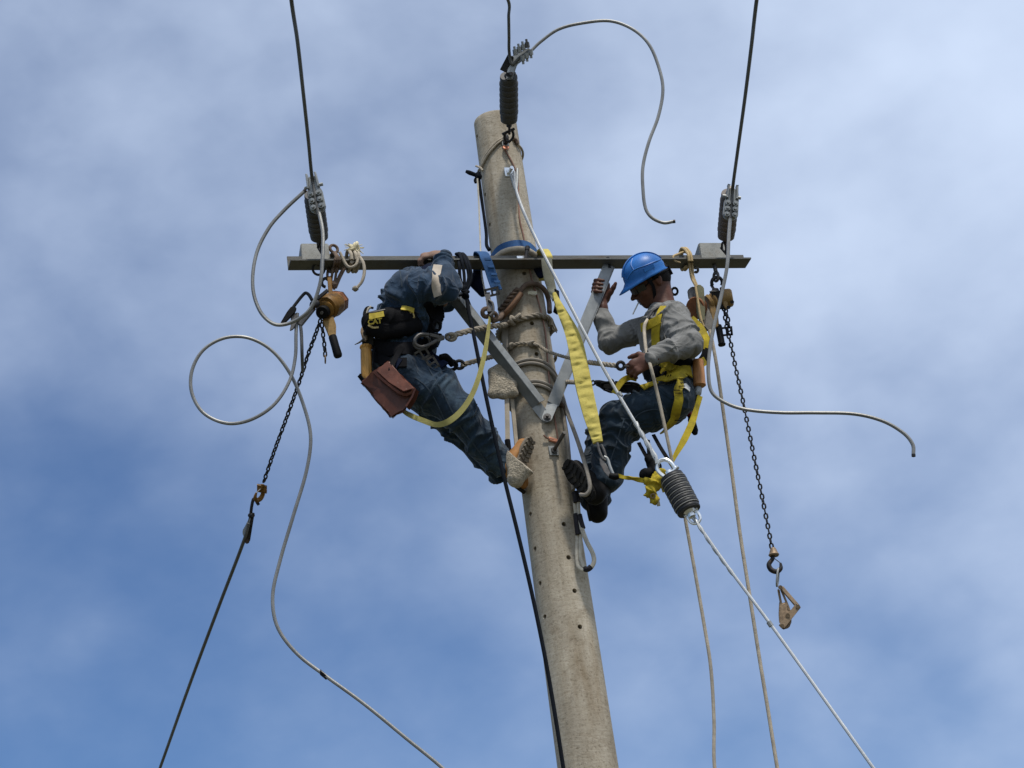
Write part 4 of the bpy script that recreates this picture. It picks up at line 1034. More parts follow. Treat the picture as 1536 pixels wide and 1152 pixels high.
CG = None
def wire(name, label, pix, r, mt, cat='wire', ext=None, seg=8, sm=10, group=None):
    pts = PP(pix) + ([V3(e) for e in ext] if ext else [])
    return MB().tube(pts, r, seg, sm).build(name, mt, None, True, label, cat, group)
def far_line(p, q, L=38, sag=.35):
    """carry a conductor on over the camera to the next span"""
    d = (q-p); d.z = 0; d.normalize(); return [q+d*(L*k/5)+Vector((0, 0, -sag*math.sin(math.pi*k/6))) for k in range(1, 6)]
def conductor(label, up, tail, mt_tail, mt_line, rr=.0088):
    """live line from the clamp back over the camera (line part) and its loose tail (tail part)"""
    a = PP(up); t = thing('line_conductor', a[0], label, 'wire')
    pts = a + far_line(a[0], a[-1]); MB().tube(pts, rr, 8, 10).build('line', mt_line, t)
    rj = random.Random(len(label)); tp = PP(tail); tp = tp[:1]+[p+CR*rj.uniform(-.006, .006)+UPc*rj.uniform(-.006, .006) for p in tp[1:]]; MB().tube(tp, rr*1.06, 8, 12).build('tail', mt_tail, t)
    e = tp[-1]; d = (tp[-1]-tp[-2]).normalized(); MB().cyl(e-d*.004, e+d*.008, rr*1.15, seg=8).build('cut_end', dark_steel, t)
conductor('stranded conductor ending in a rounded hanging loop beside the ochre hoist',
     [(478, 322, YL-.43), (473, 296, YL-.43), (468, 266, YL-.45), (463, 215, YL-.75), (455, 140, YL-1.25), (446, 60, YL-1.85), (437, 0, YL-2.3)],
     [(478, 316, YL-.425), (483, 350, YL-.46), (485, 390, YL-.50), (480, 430, YL-.50), (462, 465, YL-.48), (436, 484, YL-.45), (410, 486, YL-.45), (391, 467, YL-.45), (381, 430, YL-.45), (386, 382, YL-.45), (404, 343, YL-.45), (428, 313, YL-.45), (455, 288, YL-.45)], alu, alu_dark)
conductor('stranded conductor arching high from the pole-top clamp into an S-shaped hanging tail',
     [(797, 76, -.60), (780, 86, -.59), (768, 96, -.585), (764, 80, -.62), (763.5, 55, -.78), (763, 25, -1.0), (762, 0, -1.2)],
     [(797, 76, -.60), (812, 63, -.6), (840, 45, -.6), (878, 34, -.6), (915, 33, -.6), (948, 44, -.6), (972, 66, -.6), (988, 98, -.6), (994, 133, -.6), (988, 172, -.6), (973, 213, -.6), (964, 250, -.6), (963, 285, -.6), (968, 312, -.6), (978, 328, -.6), (996, 333, -.6), (1011, 331, -.6)], alu, alu_dark, .0082)
conductor('stranded conductor whose tail sweeps out sideways behind the grey-shirted worker',
     [(1095, 330, YR-.43), (1097, 305, YR-.43), (1099, 282, YR-.45), (1106, 230, YR-.8), (1117, 150, YR-1.35), (1127, 70, YR-1.9), (1135, 0, YR-2.4)],
     [(1095.5, 325, YR-.425), (1094, 355, YR-.46), (1090, 400, YR-.5), (1082, 445, YR-.5), (1071, 492, YR-.5), (1063, 530, YR-.5), (1061, 562, YR-.5), (1070, 588, YR-.5), (1090, 606, YR-.5), (1122, 615, YR-.5), (1170, 618, YR-.5), (1225, 618, YR-.5), (1280, 620, YR-.5), (1325, 630, YR-.5), (1357, 648, YR-.5), (1371, 667, YR-.5), (1371, 682, YR-.5)], alu, alu_dark)

# conductor still to be drawn up: coil, hanging free below the wire grip
yc = YL-.1
wire('slack_conductor', 'grey slack conductor twisted into one open coil and trailing down to the ground',
     [(446, 470, yc), (444, 500, yc), (443, 535, yc), (434, 572, yc-.02), (410, 608, yc-.04), (375, 630, yc-.05), (340, 635, yc-.05), (306, 620, yc-.05), (288, 590, yc-.05), (288, 556, yc-.05), (305, 525, yc-.05), (337, 507, yc-.04), (373, 507, yc-.03), (408, 526, yc), (436, 562, yc+.03), (456, 610, yc+.05), (466, 655, yc+.05), (460, 705, yc+.05), (441, 770, yc+.05), (419, 845, yc+.05), (409, 895, yc+.05), (416, 940, yc+.05), (445, 980, yc+.05), (490, 1015, yc+.05), (545, 1055, yc+.05), (610, 1108, yc+.05), (668, 1156, yc+.05), (740, 1230, yc+.05)], .0088, alu,
     ext=[Vector((-.05, yc+.0, 2.9)), Vector((.25, yc-.1, 1.2)), Vector((.4, yc-.3, .01))])
MB().box(P(485, 1012, yc+.05), CR*.012+UPc*-.01, UPc*.008, TOC*.011, .003).build('tape_wrap', tape_black, None, True, 'short black tape wrap on the trailing slack conductor', 'tape')

# ================================================================== guy wire with its insulator
gt = on_pole(768, 262, .03)
g1, g2 = P(988, 692, -.50), P(1038, 772, -.52)
guy = thing('guy_wire', gt, 'bright stranded guy wire running from the pole top down past the grey-shirted worker', 'wire')
MB().tube([gt, P(776, 292, -.18), P(800, 350, -.24), P(850, 448, -.34), P(905, 552, -.42), P(955, 638, -.47), P(984, 686, -.50)], [.0082, .0085, .0085, .0085, .0088, .0095], 8, 6).build('upper_span', guy_strand, guy)
MB().tube([gt+Vector((-.02, -.01, -.02)), P(774, 285, -.17), gt+Vector((.02, -.01, .01))], .0075, 8, 6).build('bolt_loop', galv, guy)
gend = g2+(P(1310, 1152, -1.0)-g2)*2.3; gend.z = max(gend.z, 0.02)
gl_ = P(1310, 1152, -1.0); tG = (gl_.z-0.0)/(g2.z-gl_.z); gnd = gl_+(gl_-g2)*tG
MB().tube([P(1044, 782, -.52), P(1090, 848, -.60), P(1157, 938, -.72), gl_, gnd], .0078, 8, 6).build('lower_span', guy_strand, guy)
for px, py, y in [(1155, 936, -.72), (930, 592, -.445)]:
    p = P(px, py, y); d = (P(px+6, py+9, y)-P(px-6, py-9, y)).normalized(); MB().tube([p-d*.012, p+d*.012], .012, 8, 0).build('strand_clip', galv, guy)
# preformed grip: twisted rods each side
m = MB(); m.rope([P(953, 634, -.465), P(970, 664, -.485), P(983, 686, -.50), P(986, 696, -.505)], .0125, .14, 8, 2); m.build('upper_grip', guy_strand, guy)
m = MB(); m.rope([P(1040, 776, -.52), P(1052, 794, -.535), P(1075, 828, -.57), P(1100, 862, -.61)], .0098, .14, 8, 2); m.build('lower_grip', guy_strand, guy)
iG = insulator('black ribbed guy insulator with pale shed edges hanging below the grey-shirted worker', P(1007, 715, -.505), P(1034, 767, -.52), .0645, 8, poly2, shiny, shiny, None, ribwear, .012)
shackle('bright zinc shackle joining the guy wire to the top of the guy insulator', P(998, 702, -.505), (P(985, 692, -.5)-P(1007, 715, -.505)), .088, shiny, TOC)
shackle('bright zinc shackle under the bottom of the guy insulator', P(1041, 776, -.52), (P(1048, 788, -.525)-P(1034, 767, -.52)), .066, shiny, TOC)

# ================================================================== chains and lever hoists
_lk = MB().torus((0, 0, 0), (0, 1, 0), .0075, .0030, 10, 6); 
def link_mesh(L, w_, r, mt):
    m_ = MB(); n_ = 6; pts = []
    for q in (1, -1):
        for i in range(n_+1):
            a = math.pi*i/n_ - math.pi/2 if q == 1 else math.pi*i/n_ + math.pi/2
            pts.append(Vector((q*(L/2-w_/2)+math.cos(a)*(w_/2-r), math.sin(a)*(w_/2-r), 0)))
    o = 0; k = len(pts); rs = 6
    for i, p in enumerate(pts):
        t = (pts[(i+1) % k]-pts[i-1]).normalized(); b = t.cross(UPZ)
        for j in range(rs):
            a = 2*math.pi*j/rs; m_.v.append(p+b*(r*math.cos(a))+UPZ*(r*math.sin(a)))
    for i in range(k):
        for j in range(rs):
            m_.f.append((i*rs+j, ((i+1) % k)*rs+j, ((i+1) % k)*rs+(j+1) % rs, i*rs+(j+1) % rs))
    me = bpy.data.meshes.new('link'); me.from_pydata([tuple(v) for v in m_.v], [], m_.f); me.materials.append(mt)
    me.polygons.foreach_set('use_smooth', [True]*len(me.polygons)); me.update(); return me
LINK = link_mesh(.037, .0255, .0046, dark_steel)
def chain(parent, pts, pitch=.0272, roll=0.6, nm='chain'):
    path = catmull([V3(p) for p in pts], 12); L = [0]
    for i in range(1, len(path)): L.append(L[-1]+(path[i]-path[i-1]).length)
    ch = bpy.data.objects.new(nm, None); COL.objects.link(ch); ch.parent = parent; ch.empty_display_size = .05; org = ORG[parent.name]; ORG[ch.name] = org.copy()
    n_ = int(L[-1]/pitch); j = 0
    for i in range(n_+1):
        d = min(L[-1], pitch*i)
        while j < len(L)-2 and L[j+1] < d: j += 1
        p = path[j].lerp(path[j+1], (d-L[j])/max(1e-9, L[j+1]-L[j])); t = (path[j+1]-path[j]).normalized()
        nz = (TOC-t*TOC.dot(t)).normalized(); nz = Quaternion(t, roll+(math.pi/2 if i % 2 else 0)+random.uniform(-.18, .18)) @ nz; ny = nz.cross(t)
        o = bpy.data.objects.new('link', LINK); COL.objects.link(o); o.parent = ch
        M_ = Matrix((t, ny, nz)).transposed().to_4x4(); M_.translation = p-org; o.matrix_local = M_
    return ch
def hook(parent, c, d, size, mt, nrm=None, nm='hook', open_side=1):
    """lifting hook: shank along -d, bowl along +d"""
    c, d = V3(c), V3(d).normalized(); n = V3(nrm or TOC); n = (n-d*n.dot(d)).normalized(); s = d.cross(n)*open_side
    pts = [c-d*size*.75, c-d*size*.45-s*size*.06, c-d*size*.1-s*size*.34, c+d*size*.25-s*size*.26, c+d*size*.42+s*size*.06, c+d*size*.24+s*size*.34, c-d*size*.1+s*size*.38]
    MB().tube(pts, [size*.12, size*.13, size*.15, size*.17, size*.16, size*.13, size*.07], 10, 6).build(nm, mt, parent)
    MB().bar(c-d*size*.5+s*size*.0, c-d*size*.08+s*size*.40, size*.08, size*.03, n).build('safety_latch', grey_steel, parent)
# ---- ochre hoist hanging near the left end
yh = arm_at(497, .05).y
h1 = thing('lever_hoist', P(496, 455, yh), 'ochre lever chain hoist with black handle tied under the crossarm', 'hoist')
MB().lathe(P(509, 452, yh+.07), P(498, 457, yh-.0), [(0, .050), (.12, .060), (.55, .064), (.75, .058), (1, .05)], 8).build('gear_cover', rust, h1, smooth=False)
MB().lathe(P(503, 455, yh+.02), P(489, 462, yh-.05), [(0, .058), (.3, .064), (.62, .060), (.85, .064), (1, .056)], 28).build('gear_case', ochre, h1)
MB().lathe(P(489, 464, yh-.045), P(487, 466, yh-.065), [(0, .045), (.8, .047), (1, .04)], 24).build('ratchet_plate', ochre, h1)
m = MB(); m.lathe(P(486.5, 467, yh-.055), P(483, 469, yh-.10), [(0, .032), (.1, .034), (.85, .034), (1, .029)], 20); m.build('hand_wheel', grip_black, h1)
MB().cyl(P(483, 469, yh-.098), P(482.4, 469.3, yh-.108), .009, seg=8).build('wheel_nut', grey_steel, h1)
for x, y in [(484, 450), (497, 449), (509, 462), (500, 474)]: MB().cyl(P(x, y, yh-.01), P(x-1.5, y+1, yh-.045), .0065, seg=6).build('case_bolt', grey_steel, h1)
m = MB(); m.prism(PP([(482, 478, yh-.06), (492, 479, yh-.06), (499, 473, yh-.06), (504, 488, yh-.06), (503.5, 506, yh-.06), (494, 508, yh-.06), (490, 498, yh-.06)]), _f*.022, .005); m.build('lever', ochre_dirty, h1)
m = MB(); m.lathe(P(498.5, 504, yh-.05), P(507.5, 535, yh-.05), [(0, .019), (.05, .021), (.5, .0205), (.93, .022), (1, .019)], 16); m.build('lever_grip', grip_black, h1)
MB().bar(P(494, 416, yh-.01), P(496, 442, yh-.02), .022, .016, CR, .003).build('suspension_bar', ochre, h1)
m = MB(); m.torus(P(489, 424, yh), TOC+CR*.3, .022, .0085, 18, 8, 0, 4.6, xdir=CR); m.build('top_hook', dark_steel, h1)
c1 = [(480, 482, yh-.02), (472, 505, yh+.06), (462, 532, yh+.18), (450, 570, yh+.34), (433, 618, yh+.52), (412, 675, yh+.72), (396, 722, yh+.90)]
chain(h1, PP(c1), roll=.5)
chain(h1, PP([(483, 488, yh-.02), (485, 505, yh-.02), (487, 522, yh-.02), (488, 536, yh-.02)]), roll=.3)
m = MB(); m.torus(P(488, 539, yh-.02), CR, .010, .004, 14, 6, sx=1.9, xdir=UPc); m.build('end_ring', bronze, h1)
yg = yh+.92
hook(h1, P(389, 742, yg), P(380, 770, yg+.05)-P(395, 726, yg-.02), .078, ochre, CR*.8+TOC*.5, 'bottom_hook')
MB().box(P(393, 733, yg), CR*.020-UPc*.004, UPc*.016, TOC*.016, .005).build('hook_swivel', ochre, h1)
MB().cyl(P(399, 737, yg), P(388, 729, yg), .010, seg=8).build('swivel_pin', rust, h1)
# wire grip clamped on the far conductor
g_ = thing('wire_grip', P(372, 790, yg+.1), 'dark steel cable grip at the end of the ochre hoist chain', 'cable grip')
m = MB(); m.tube(PP([(388, 757, yg+.03), (381, 748, yg+.03), (378, 757, yg+.04), (376, 772, yg+.06)]), .0085, 8, 6); m.build('bail', dark_steel, g_)
m = MB(); m.bar(P(378, 770, yg+.06), P(371.5, 810, yg+.13), .020, .016, CR, .003); m.build('upper_jaw', dark_steel, g_)
m = MB(); m.prism(PP([(375, 774, yg+.06), (376.5, 778, yg+.06), (369, 809, yg+.12), (364, 803, yg+.12), (363.5, 796, yg+.11), (368, 788, yg+.09)]), _f*.02, .004); m.build('lower_jaw', galv, g_)
MB().cyl(P(371, 812, yg+.12), P(370.5, 812.5, yg+.16), .012, seg=10).build('jaw_pivot', dark_steel, g_)
MB().cyl(P(380, 773, yg+.05), P(374, 773, yg+.07), .011, seg=8).build('jaw_pin', dark_steel, g_)
far = P(240, 1152, 3.4); d_ = far-P(367, 805, yg+.11)
wire('tensioned_conductor', 'dark taut conductor stretching away below the cable grip of the ochre hoist', [(373, 785, yg+.07), (367, 808, yg+.12), (330, 905, yg+.75), (287, 1020, yg+1.55), (240, 1152, 3.4)], .0098, alu_dark, ext=[far+d_*.35, far+d_*.8+Vector((0, 0, .12)), far+d_*1.5+Vector((0, 0, .5))])
# ---- black cable grip lying by the hoist
g_ = thing('wire_grip', P(440, 475, yc), 'black come-along cable grip with bent rod handle beside the ochre hoist', 'cable grip')
MB().tube(PP([(436, 466, yc-.02), (445, 454, yc-.02), (454, 443, yc-.02), (458.5, 439.5, yc-.02), (463, 442, yc-.02), (468, 450, yc-.02)]), .0088, 8, 6).build('rod_handle', dark_steel, g_)
m = MB(); m.prism(PP([(420, 485, yc-.03), (430, 468, yc-.03), (437, 459, yc-.03), (444.5, 461, yc-.03), (443, 468, yc-.03), (434, 478, yc-.03), (428, 484, yc-.03)]), _f*.03, .004); m.build('wedge_jaw', grip_black, g_)
m = MB(); m.prism(PP([(436, 474, yc-.02), (441, 468, yc-.02), (449, 478, yc-.02), (440, 494, yc-.02), (434, 497, yc-.02), (436, 488, yc-.02)]), _f*.03, .004); m.build('lower_jaw', grey_steel, g_)
MB().bar(P(449, 488, yc), P(471, 461, yc), .026, .02, CR, .003).build('jaw_bar', grey_steel, g_)
MB().bar(P(468, 455, yc), P(492, 435, yc), .018, .014, CR, .003).build('draw_bar', dark_steel, g_)
m = MB(); m.ball(P(472, 456, yc-.02), .022, 10, 7, (1.2, .8, 1), .1); m.build('shackle_knuckle', dark_steel, g_)
MB().tube(PP([(450, 482, yc), (452, 500, yc), (453, 530, yc), (454, 556, yc+.1)]), .0085, 8, 6).build('tail_rod', alu_dark, g_)
# ---- dirty yellow hoist under the right end
yr = arm_at(1076, .06).y
h2 = thing('lever_hoist', P(1078, 450, yr), 'dirty yellow lever chain hoist hanging behind the grey-shirted worker', 'hoist')
m = MB(); m.torus(P(1075.5, 424, yr), TOC+CR*.15, .029, .0095, 24, 8, rad(-30), rad(215), xdir=CR); m.build('top_hook', dark_steel, h2)
MB().bar(P(1066.5, 427, yr), P(1073, 437, yr), .013, .008, CR).build('safety_latch', dark_steel, h2)
MB().lathe(P(1073, 434, yr), P(1073.5, 444, yr), [(0, .018), (.5, .024), (1, .02)], 12).build('hook_swivel', dark_steel, h2)
m = MB(); m.box(P(1077, 450, yr), CR*.026, UPc*.044-CR*.01, TOC*.04, .005); m.build('frame', dark_steel, h2)
MB().lathe(P(1081, 449, yr), P(1099, 446, yr-.005), [(0, .045), (.1, .053), (.75, .050), (.9, .047), (1, .038)], 24).build('gear_case', ochre_dirty, h2)
m = MB(); m.prism(PP([(1080, 432, yr-.04), (1083.5, 430, yr-.04), (1094, 462, yr-.04), (1091, 465, yr-.04), (1086, 460, yr-.04)]), _f*.02, .003); m.build('side_plate', ochre_dirty, h2)
for x, y in [(1082, 433), (1092.5, 461), (1098, 453)]: MB().cyl(P(x, y, yr-.035), P(x+.5, y, yr-.065), .010, seg=8).build('case_bolt', dark_steel, h2)
MB().lathe(P(1072, 453, yr), P(1060, 457, yr-.01), [(0, .048), (.2, .052), (.42, .040), (.6, .052), (.9, .046), (1, .03)], 24).build('hand_wheel', ochre_dirty, h2)
m = MB(); m.prism(PP([(1062, 452, yr-.04), (1070, 452, yr-.04), (1077, 470, yr-.04), (1079, 490, yr-.04), (1072, 492, yr-.04), (1067, 476, yr-.04)]), _f*.03, .005); m.build('lever', ochre_dirty, h2)
MB().lathe(P(1077.5, 488, yr-.02), P(1083, 518, yr-.02), [(0, .016), (.05, .018), (.9, .0175), (.94, .021), (1, .019)], 14).build('lever_grip', grip_black, h2)
cr_ = PP([(1086, 463, yr), (1088, 478, yr), (1091, 496, yr), (1096, 515, yr), (1103, 550, yr), (1114, 600, yr), (1126, 660, yr), (1138, 720, yr), (1150, 780, yr), (1158.5, 826, yr)])
chain(h2, cr_, roll=.25)
chain(h2, PP([(1089, 466, yr-.02), (1092, 480, yr-.02), (1094, 494, yr-.02)]), roll=.5)
b_ = P(1090, 497, yr); buckle(h2, b_, CR*1+UPc*.1, UPc, .052, .038, .0055, dark_steel, True, 'chain_stop')
hook(h2, P(1162, 848, yr), P(1165, 862, yr)-P(1160, 832, yr), .082, dark_steel, TOC, 'bottom_hook', -1)
MB().lathe(P(1159.5, 822, yr), P(1161, 834, yr), [(0, .012), (.3, .018), (.6, .022), (.85, .028), (1, .024)], 14).build('hook_swivel', bronze, h2)
# bronze cable grip on that hook
g_ = thing('wire_grip', P(1180, 900, yr), 'bronze cable grip hanging free from the hook of the dirty yellow hoist', 'cable grip')
MB().torus(P(1166.5, 866, yr-.0), CR+TOC*.35, .016, .0052, 18, 8, sx=2.9, xdir=P(1169, 884, yr)-P(1164, 850, yr)).build('draw_ring', galv, g_)
m = MB(); m.prism(PP([(1166, 884, yr), (1169.5, 884, yr), (1173.5, 905, yr), (1170, 905, yr)]), _f*.016, .003); m.build('jaw_arm', bronze, g_)
m = MB(); m.prism(PP([(1170, 884, yr-.005), (1176, 890, yr-.005), (1185, 912, yr-.005), (1186, 918, yr-.005), (1180.5, 917, yr-.005), (1179, 905, yr-.005)]), _f*.018, .003); m.build('jaw_arm', bronze, g_)
m = MB(); m.prism(PP([(1169.5, 903, yr-.005), (1174, 905.5, yr-.005), (1180, 903, yr-.005), (1186, 914, yr-.005), (1186.5, 925, yr-.005), (1176, 935, yr-.005), (1169.5, 936, yr-.005), (1168.5, 922, yr-.005)]), _f*.026, .004); m.build('fixed_jaw', bronze, g_)
m = MB(); m.bar(P(1172, 881, yr-.012), P(1197, 910, yr-.012), .021, .014, CR, .003); m.build('link_arm', bronze, g_)
m = MB(); m.bar(P(1197, 909, yr-.022), P(1172.5, 940, yr-.022), .024, .014, CR, .003); m.build('lever_arm', bronze, g_)
m = MB(); m.prism(PP([(1170, 936, yr), (1186, 924, yr), (1188, 932, yr), (1184, 942, yr), (1174, 945, yr)]), _f*.03, .004); m.build('moving_jaw', bronze, g_)
for x, y in [(1197, 910), (1181.5, 923), (1173, 939), (1170.5, 881)]: MB().cyl(P(x, y, yr-.036), P(x, y, yr+.01), .011, seg=10).build('pivot', bronze, g_)
# ================================================================== ropes round the pole
def pole_path(pix, off):
    return [on_pole(x, y, off) for x, y in pix]
def th_z(p): return math.atan2(p.x, -p.y), p.z
def back_path(p, q, off, n_=10):
    """carry a rope from point p to q round the far side of the pole"""
    a0, z0 = th_z(p); a1, z1 = th_z(q)
    if a0 > a1: a1 += 2*math.pi
    else: a0 += 2*math.pi
    out = []
    for i in range(1, n_):
        t = i/n_; a = a0+(a1-a0)*t; z = z0+(z1-z0)*t; r = pole_r(z)+off; out.append(Vector((math.sin(a)*r, -math.cos(a)*r, z)))
    return out
def loop(name, label, pix, r, mt, cat='rope', off=None, back=True, laid=False, sm=6, parent=None, group=None):
    off = off or r*1.02; f = pole_path(pix, off); pts = f + (back_path(f[-1], f[0], off) + [f[0]] if back else [])
    m_ = MB(); (m_.rope(pts, r, None, sm) if laid else m_.tube(pts, r, 8, sm))
    return m_.build(name, mt, parent, True, *( (None,)*3 if parent else (label, cat, group)))
# two doubled climbing-cable turns
cb = thing('climbing_cable', on_pole(800, 560, 0), 'grey sleeved climbing cable wound twice in doubled turns round the pole below the knots', 'climbing cable')
for k, (dy) in enumerate((0, 5.5)):
    loop('cable_turn', None, [(764, 556+dy), (772, 548+dy), (785, 542+dy), (800, 540.5+dy), (815, 545+dy), (827, 556+dy), (834.5, 572+dy), (838, 588+dy)], .0095, sleeve_cord, parent=cb)
    loop('cable_turn', None, [(770, 590+dy), (778, 580+dy), (792, 574+dy), (806, 573+dy), (820, 578+dy), (832, 588+dy), (839, 598+dy)], .0095, sleeve_cord, parent=cb)
# cable legs running down to the stirrup of the grey-shirted worker
MB().tube([on_pole(839, 590, .012), P(850, 616, -.06), P(866, 660, -.20), P(878, 698, -.29), P(884, 722, -.315), P(884.5, 735, -.315), P(879, 742, -.305), P(871, 742, -.28)], .0105, 8, 8).build('stirrup_leg', sleeve_cord, cb)
MB().tube([on_pole(838, 598, .012), P(845, 620, -.05), P(851, 660, -.09), P(855, 700, -.12), P(860, 735, -.14)], .0105, 8, 8).build('stirrup_leg', sleeve_cord, cb)
MB().tube([on_pole(836, 604, .012), P(846, 612, -.05), P(852, 622, -.06), P(846, 606, -.03)], .012, 8, 6).build('cable_bight', rope_brown, cb)
# off-white hanging stirrup below the foot with taped splices
st = thing('foot_stirrup', P(873, 800, -.14), 'off-white hose stirrup with black tape hanging under the black boot', 'stirrup')
MB().tube(PP([(862, 752, -.15), (864, 772, -.15), (866, 800, -.14), (865.5, 830, -.14), (867, 848, -.14), (874, 855, -.15), (881, 854, -.16)]), .0098, 8, 8).build('hose', hose_white, st)
MB().tube(PP([(867.5, 752, -.16), (868.5, 772, -.16), (871, 800, -.15), (870.5, 835, -.145), (876, 851, -.155)]), .0088, 8, 8).build('hose', hose_white, st)
MB().tube(PP([(868, 770, -.16), (872, 790, -.165), (880, 812, -.165), (889, 830, -.165), (891, 842, -.165), (886, 852, -.165), (879, 855, -.16)]), .0112, 8, 8).build('hose', hose_white, st)
MB().tube(PP([(864.5, 771, -.155), (866, 785, -.155), (868, 802, -.15)]), .0165, 8, 6).build('tape_wrap', tape_black, st)
MB().tube(PP([(869, 772, -.165), (871.5, 783, -.165), (874.5, 793, -.165)]), .0135, 8, 6).build('tape_wrap', tape_black, st)
MB().tube(PP([(877, 853.5, -.158), (882, 853.8, -.165), (886.5, 850, -.166)]), .0145, 8, 5).build('tape_wrap', tape_black, st)
MB().tube(PP([(862, 738, -.16), (864.5, 746, -.16), (865.5, 754, -.16)]), .0185, 8, 5).build('tape_wrap', tape_black, st)
# laid lanyard of the denim worker tied round the pole with a frayed end
fr = pole_path([(763, 488), (770, 484), (778, 481), (790, 478), (803, 475), (814, 476.5), (820, 480), (823.5, 487)], .016)
ln = thing('rope_lanyard', P(700, 497, -.3), 'thick beige laid rope lanyard knotted round the pole with a frayed end', 'rope')
MB().rope([P(676, 505, -.43), P(690, 500, -.42), P(706, 496, -.38), P(725, 492, -.31), P(743, 489, -.25), P(755, 488, -.19)]+fr, .0155, .10, 6).build('laid_rope', rope_grey, ln)
bk = back_path(fr[-1], fr[0], .016); MB().rope([fr[-1]]+bk+[fr[0]], .0155, .10, 5).build('laid_rope', rope_grey, ln)
m = MB()
kc = on_pole(775, 482, .028)
for i in range(3):
    a = i*1.1; m.torus(kc+Vector((.012*(i-1), -.004*i, .006*(i-1))), Vector((math.cos(a), -.4, math.sin(a)*.9)), .020, .0105, 14, 8)
m.build('knot', rope_grey, ln)
m = MB(); e0 = on_pole(822, 483, .02)
for i in range(26):
    a = random.uniform(0, 6.28); s_ = random.uniform(0, .016); d = Vector((math.cos(a)*s_, math.sin(a)*s_, 0)); m.tube([e0+d*.5+UPZ*.012, e0+d*1.0-UPZ*.02, e0+d*1.5+Vector((.004, 0, -.055-random.uniform(0, .012)))], .0028, 5, 4)
fe = m.build('frayed_end', rope_grey, ln, kind='stuff')
# splice and snap hook at the worker's side
m = MB(); m.torus(P(677, 505.5, -.435), TOC, .016, .0095, 16, 8, sx=1.35, xdir=CR); m.build('spliced_eye', rope_grey, ln)
def snap_hook(label, a, b, mt, w_=.03, group=None, parent=None):
    """snap hook: nose at a, swivel eye at b"""
    a, b = V3(a), V3(b); d = (b-a); L = d.length; d.normalize(); n = (TOC-d*TOC.dot(d)).normalized(); s = d.cross(n)
    t = parent or thing('snap_hook', (a+b)/2, label, 'hook', group)
    MB().tube([a+d*L*.42-s*w_*.8, a+d*L*.15-s*w_*.95, a-s*w_*.35, a+s*w_*.35, a+d*L*.15+s*w_*.85, a+d*L*.45+s*w_*.6, a+d*L*.62+s*w_*.2], w_*.26, 8, 6).build('hook_bow', mt, t)
    MB().bar(a+d*L*.44-s*w_*.75, a+d*L*.68-s*w_*.25, w_*.5, w_*.4, s, .002).build('gate', mt, t)
    m_ = MB(); m_.prism([a+d*L*.58+s*w_*.55, a+d*L*.58-s*w_*.5, a+d*L*.86-s*w_*.35, a+d*L*.86+s*w_*.35], -n*w_*.7, .003); m_.build('hook_body', mt, t)
    MB().torus(b-d*L*.04, n, w_*.42, w_*.17, 16, 8).build('swivel_eye', mt, t)
    return t
snap_hook('grey steel snap hook on the belt ring of the denim worker', P(623, 513, -.52), P(674, 505, -.44), grey_steel, .034)
# second lanyard, lower, to the left of the pole
l2 = thing('rope_lanyard', P(715, 541, -.2), 'short grey twisted rope lanyard behind the black hanging rope', 'rope')
MB().rope([P(692, 548, -.30), P(705, 544, -.28), P(720, 540, -.22), P(735, 536, -.14), on_pole(756, 532, .015)], .0135, .09, 6).build('laid_rope', rope_grey, l2)
m = MB(); m.torus(P(689, 547, -.30), TOC, .020, .0085, 18, 8, sx=1.15, xdir=CR); m.build('thimble', dark_steel, l2)
m = MB(); m.tube(PP([(660, 535, -.40), (668, 535, -.38), (674, 541, -.35), (679, 549, -.33)]), [.012, .018, .02, .012], 10, 6); m.build('hook_cover', black_fab, l2)
m = MB(); m.torus(P(676, 548, -.31), TOC+CR*.3, .024, .010, 18, 8, sx=1.3, xdir=CR); m.build('hook_bow', grip_black, l2)
# thin lanyard of the grey-shirted worker tied round the pole
fr = pole_path([(762, 531), (765, 523), (775, 517.5), (788, 516), (798, 517.5)], .012)
l3 = thing('rope_lanyard', P(860, 540, -.2), 'thin beige cord knotted round the pole and running to a small dark ring', 'rope')
MB().rope(fr+[on_pole(806, 520, .014), P(822, 527, -.16), P(850, 536, -.25), P(882, 543, -.35), P(905, 546, -.41), P(924, 548, -.44)], .0092, .06, 6).build('cord', rope_grey, l3)
MB().rope([fr[0]]+[x for x in reversed(back_path(on_pole(832, 530, .012), fr[0], .012))]+[on_pole(830, 531, .012)], .0092, .06, 5).build('cord', rope_grey, l3)
for px, py in ((770, 520), (797, 517.5), (803, 519)):
    c = on_pole(px, py, .016); MB().torus(c, Vector((.5, -.4, random.uniform(-.8, .8))), .012, .0085, 12, 8).build('knot', rope_grey, l3)
MB().rope([P(884, 543.5, -.352), P(900, 545.5, -.40), P(916, 547.5, -.432), P(925, 548.5, -.44)], .0135, .06, 6).build('splice', rope_grey, l3)
MB().torus(P(931, 548.5, -.445), TOC+CR*.2, .0185, .0085, 20, 8).build('ring', dark_steel, l3)
MB().cyl(P(936, 549, -.445), P(945, 549.5, -.45), .0035, seg=6).build('ring_pin', grey_steel, l3)
